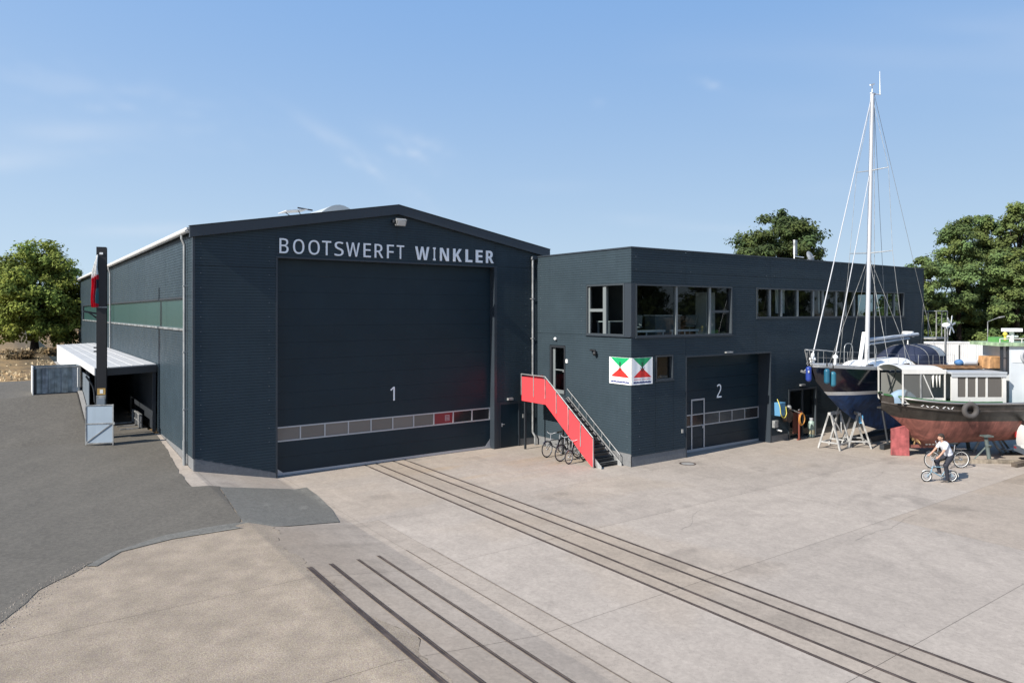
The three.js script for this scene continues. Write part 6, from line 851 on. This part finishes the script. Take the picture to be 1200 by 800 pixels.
// lobe: cx, cy, cz, rx, ry, rz, clumps, clump radius (metres, local)
makeTree('broadleaf_tree', 'large sunlit green tree standing on dry grass left of the hall', TP(40, 60, 2.63), { seed: 11, trunk: [4.6, 0.32, 0.15], limbs: 24, leaves: 46000, size: 0.14, mat: LG.sunny, floor: 0.45, lobes: [[0.1, 5.2, 0, 3.3, 3.7, 3.2, 80, 0.85], [-2.9, 4.4, 0, 2.1, 3.0, 2.2, 34, 0.8], [2.3, 3.8, 0.3, 1.7, 3.0, 2.2, 36, 0.75], [0.2, 7.9, 0, 1.5, 1.3, 1.6, 16, 0.65], [-0.7, 1.7, 0.6, 3.8, 0.9, 2.4, 34, 0.6], [1.6, 6.3, 0.6, 1.6, 1.4, 1.6, 16, 0.65], [-1.9, 6.6, 0.4, 1.6, 1.3, 1.6, 14, 0.65]] });
makeTree('broadleaf_tree', 'dark green oak crown rising behind the annex roof', TP(915, 70), { seed: 23, trunk: [11, 0.45, 0.3], limbs: 22, leaves: 22000, size: 0.17, mat: LG.oak, lobes: [[0, 12.4, 0, 3.7, 3.3, 3.7, 50, 0.85], [-3.6, 11.6, 0, 1.7, 2.0, 2, 14, 0.7], [3.7, 11.4, 0, 1.7, 2.1, 2, 16, 0.75], [-0.4, 15.1, 0, 1.1, 1.0, 1.2, 6, 0.6], [-5.0, 9.2, 0, 1.8, 1.2, 2, 8, 0.7], [1.6, 14.2, 0, 1.6, 1.0, 1.5, 8, 0.65]] });
const RT = 'trees behind the containers';
makeTree('broadleaf_tree', 'tall light green tree with leaning bare limbs beyond the annex end', TP(1124, 96), { seed: 31, trunk: [13, 0.36, 0.6], limbs: 20, leaves: 27000, size: 0.19, mat: LG.ash, lobes: [[0, 14.5, 0, 2.5, 3.9, 2.6, 34, 0.95], [-1.6, 11.0, 0, 2.6, 2.2, 2.5, 18, 0.9], [1.4, 10.0, 0.5, 2.2, 2.2, 2.4, 14, 0.85], [0.3, 17.6, 0, 1.3, 1.2, 1.4, 7, 0.7], [-1.8, 7.2, 0.5, 3.0, 2.2, 2.4, 20, 0.85], [1.6, 6.2, 0, 2.6, 2.2, 2.4, 16, 0.8]] }, RT);
makeTree('broadleaf_tree', 'slender green tree between the two tallest crowns right of the annex', TP(1156, 99), { seed: 37, trunk: [14.5, 0.32, -0.2], limbs: 18, leaves: 24000, size: 0.19, mat: LG.ash, lobes: [[0, 15.6, 0, 2.1, 3.8, 2.2, 28, 0.85], [0.6, 10.4, 0, 2.4, 2.4, 2.4, 16, 0.9], [-0.8, 18.4, 0, 1.0, 1.1, 1, 5, 0.65], [0.2, 7.0, 0.4, 3.0, 2.6, 2.4, 24, 0.85]] }, RT);
makeTree('broadleaf_tree', 'tallest green tree over the work boat wheelhouse', TP(1192, 95), { seed: 41, trunk: [14, 0.42, 0.3], limbs: 22, leaves: 33000, size: 0.2, mat: LG.ash, lobes: [[0, 15.6, 0, 3.1, 4.4, 3.2, 44, 0.95], [-2.0, 11.0, 0, 2.2, 2.6, 2.5, 18, 0.9], [1.8, 10.4, 0, 2.6, 2.8, 2.6, 18, 0.95], [0.6, 19.6, 0, 1.3, 1.0, 1.3, 6, 0.7], [-1.0, 7.0, 0.5, 3.6, 2.6, 2.6, 26, 0.9]] }, RT);
makeTree('broadleaf_tree', 'small pale green tree just past the corner of the annex', TP(1080, 92), { seed: 43, trunk: [9, 0.26, 0.2], limbs: 14, leaves: 17000, size: 0.18, mat: LG.ash, lobes: [[0, 10.8, 0, 2.4, 2.4, 2.4, 24, 0.8], [0.6, 7.6, 0, 2.8, 2.2, 2.4, 18, 0.85], [0.8, 4.6, 0, 2.8, 2.2, 2.2, 16, 0.8]] }, RT);
makeTree('broadleaf_tree', 'wide green tree at the right end of the tree belt', TP(1245, 98), { seed: 47, trunk: [13, 0.42, 0], limbs: 18, leaves: 22000, size: 0.21, mat: LG.ash, lobes: [[0, 14, 0, 4.2, 5.4, 4, 50, 1.05], [0, 8, 0, 4.2, 3, 4, 26, 1.0]] }, RT);
const BU = 'undergrowth below the trees';
[[1093, 98, 3.4, 6.5, 'dark green bush beneath the small pale tree', 51, 'dark'], [1124, 101, 4.2, 8.0, 'dense dark bush filling the gap under the leaning limbs', 52, 'dark'], [1150, 97, 3.6, 7.0, 'mid green bush to the right of the pale post', 53, 'ash'], [1175, 100, 4.4, 8.4, 'dark bush behind the grey lamp post', 54, 'dark'], [1203, 97, 4.0, 5.4, 'green bush behind the end container', 55, 'ash'], [1238, 99, 5, 7, 'dark bush at the right end of the undergrowth', 56, 'dark'], [1076, 104, 5.2, 9.5, 'dark bush hidden mostly by the annex end wall', 57, 'dark'], [1140, 106, 6.5, 11.5, 'tall shaded thicket standing behind all the trunks', 58, 'dark'], [1195, 107, 7, 12, 'broad shaded thicket behind the tallest tree', 59, 'dark']].forEach(([px, Z, w, h, lab, sd, m]) => makeTree('bush', lab, TP(px, Z), { seed: sd, cat: 'bush', trunk: [h * 0.5, 0.12, 0.2], limbs: 6, leaves: 11000, size: 0.2, mat: LG[m], floor: 0.05, lobes: [[0, h * 0.5, 0, w * 0.85, h * 0.48, 2.4, 34, 0.95]] }, BU));
[[26, 52, 0.8, 0.5, 'low grey dry bush beside the foot of the sunlit tree', 61], [62, 58, 0.8, 0.5, 'small dry bush right of the sunlit tree trunk', 62]].forEach(([px, Z, w, h, lab, sd]) => makeTree('dry_bush', lab, TP(px, Z, 2.5), { seed: sd, cat: 'bush', leaves: 2500, size: 0.11, mat: LG.dry, floor: 0.02, lobes: [[0, h * 0.5, 0, w, h * 0.5, w, 16, 0.4]] }, 'dry bushes'));
// far hedge line beyond the fields
[[-60, 210, 8, 8, 71], [-10, 230, 9, 7.5, 72], [45, 240, 9, 8, 73], [90, 235, 8, 7, 74], [130, 245, 9, 8, 75], [1050, 160, 9, 9, 76], [1300, 170, 9, 11, 77]].forEach(([px, Z, w, h, sd], i) => makeTree('hedge_tree', ['far tree at the outer end of the field hedge', 'far tree in the hedge behind the sunlit tree', 'far dark tree in the field hedge beside the trunk', 'far tree in the hedge next to the hall corner', 'far tree of the hedge hidden behind the hall', 'far tree behind the annex end', 'far tree beyond the end of the tree belt'][i], TP(px, Z, px < 600 ? 2.3 : 0), { seed: sd, trunk: [h * 0.6, 0.3, 0.2], limbs: 6, leaves: 6000, size: 0.42, mat: LG.oak, floor: 0.3, lobes: [[0, h * 0.55, 0, w, h * 0.5, 4, 36, 1.8]] }, 'far hedge trees'));
// tufts of dry grass left of the hall
{
  const r = rng(99), v = []; for (let i = 0; i < 9000; i++) { const z = -18 - 42 * Math.pow(r(), 1.2), x = -34 + 28.6 * r(), n = fbm(x * 0.25, z * 0.25, 3, 640); if (n < 0.47) continue; const h = 0.05 + 0.14 * r(), a = r() * 6.3, w = 0.05 + 0.05 * r(), y = terr(x, z) - 0.05; v.push(x - w * Math.cos(a), y, z - w * Math.sin(a), x + w * Math.cos(a), y, z + w * Math.sin(a), x + 0.12 * (r() - 0.5), y + h, z + 0.12 * (r() - 0.5)); }
  const g = new THREE.BufferGeometry(); g.setAttribute('position', new THREE.Float32BufferAttribute(v, 3)); g.computeVertexNormals(); const m = new THREE.Mesh(g, mat(0.46, 0.37, 0.235, 0.95)); m.name = 'dry_grass'; m.castShadow = m.receiveShadow = true; scene.add(m); m.userData = { kind: 'stuff', label: 'dry yellow grass on the bank left of the hall', category: 'grass' };
}

// the tree belt across the yard that the office windows mirror
['first', 'second', 'third', 'fourth', 'fifth', 'sixth', 'seventh', 'eighth', 'ninth'].forEach((w, i) => { const r = rng(300 + i), x = 62 + i * 7.2 + 3 * r(), z = 84 - i * 8.4 + 4 * r(), h = 11 + 4 * r(); makeTree('broadleaf_tree', w + ' tree of the belt facing the annex windows across the yard, counted from the road', [x, 0, z], { seed: 301 + i, trunk: [h * 0.6, 0.35, 0.2], limbs: 8, leaves: 7000, size: 0.36, mat: LG.oak, floor: 0.2, lobes: [[0, h * 0.56, 0, 4.4, h * 0.46, 4.4, 44, 1.5], [0, h * 0.25, 0, 4.2, h * 0.22, 4.2, 18, 1.3]] }, 'tree belt across the yard'); });

// loose grit swept along the ragged edge of the asphalt
{ const r = rng(777), g = new THREE.DodecahedronGeometry(0.011, 0), im = new THREE.InstancedMesh(g, mat(0.30, 0.265, 0.23, 0.95), 900), o = new THREE.Object3D(), c = new THREE.Color();
  for (let i = 0; i < 900; i++) { const z = 7.6 + 3.8 * r(), e = asphaltEdge(z), x = e + (r() + r() + r() - 1.5) * 0.34, h = terr(x, z); o.position.set(x, h + (x < e ? 0.014 : 0.004), z); o.rotation.set(r() * 6, r() * 6, r() * 6); const s = 0.4 + 1.2 * r() * r(); o.scale.set(s, s * 0.7, s); o.updateMatrix(); im.setMatrixAt(i, o.matrix); const k = 0.6 + 0.7 * r(); im.setColorAt(i, c.setRGB(k, k * 0.97, k * 0.93)); }
  im.name = 'loose_grit'; im.castShadow = im.receiveShadow = true; im.userData = { kind: 'stuff', label: 'loose grit along the ragged edge of the asphalt', category: 'grit' }; scene.add(im); }
renderer.render(scene, camera);
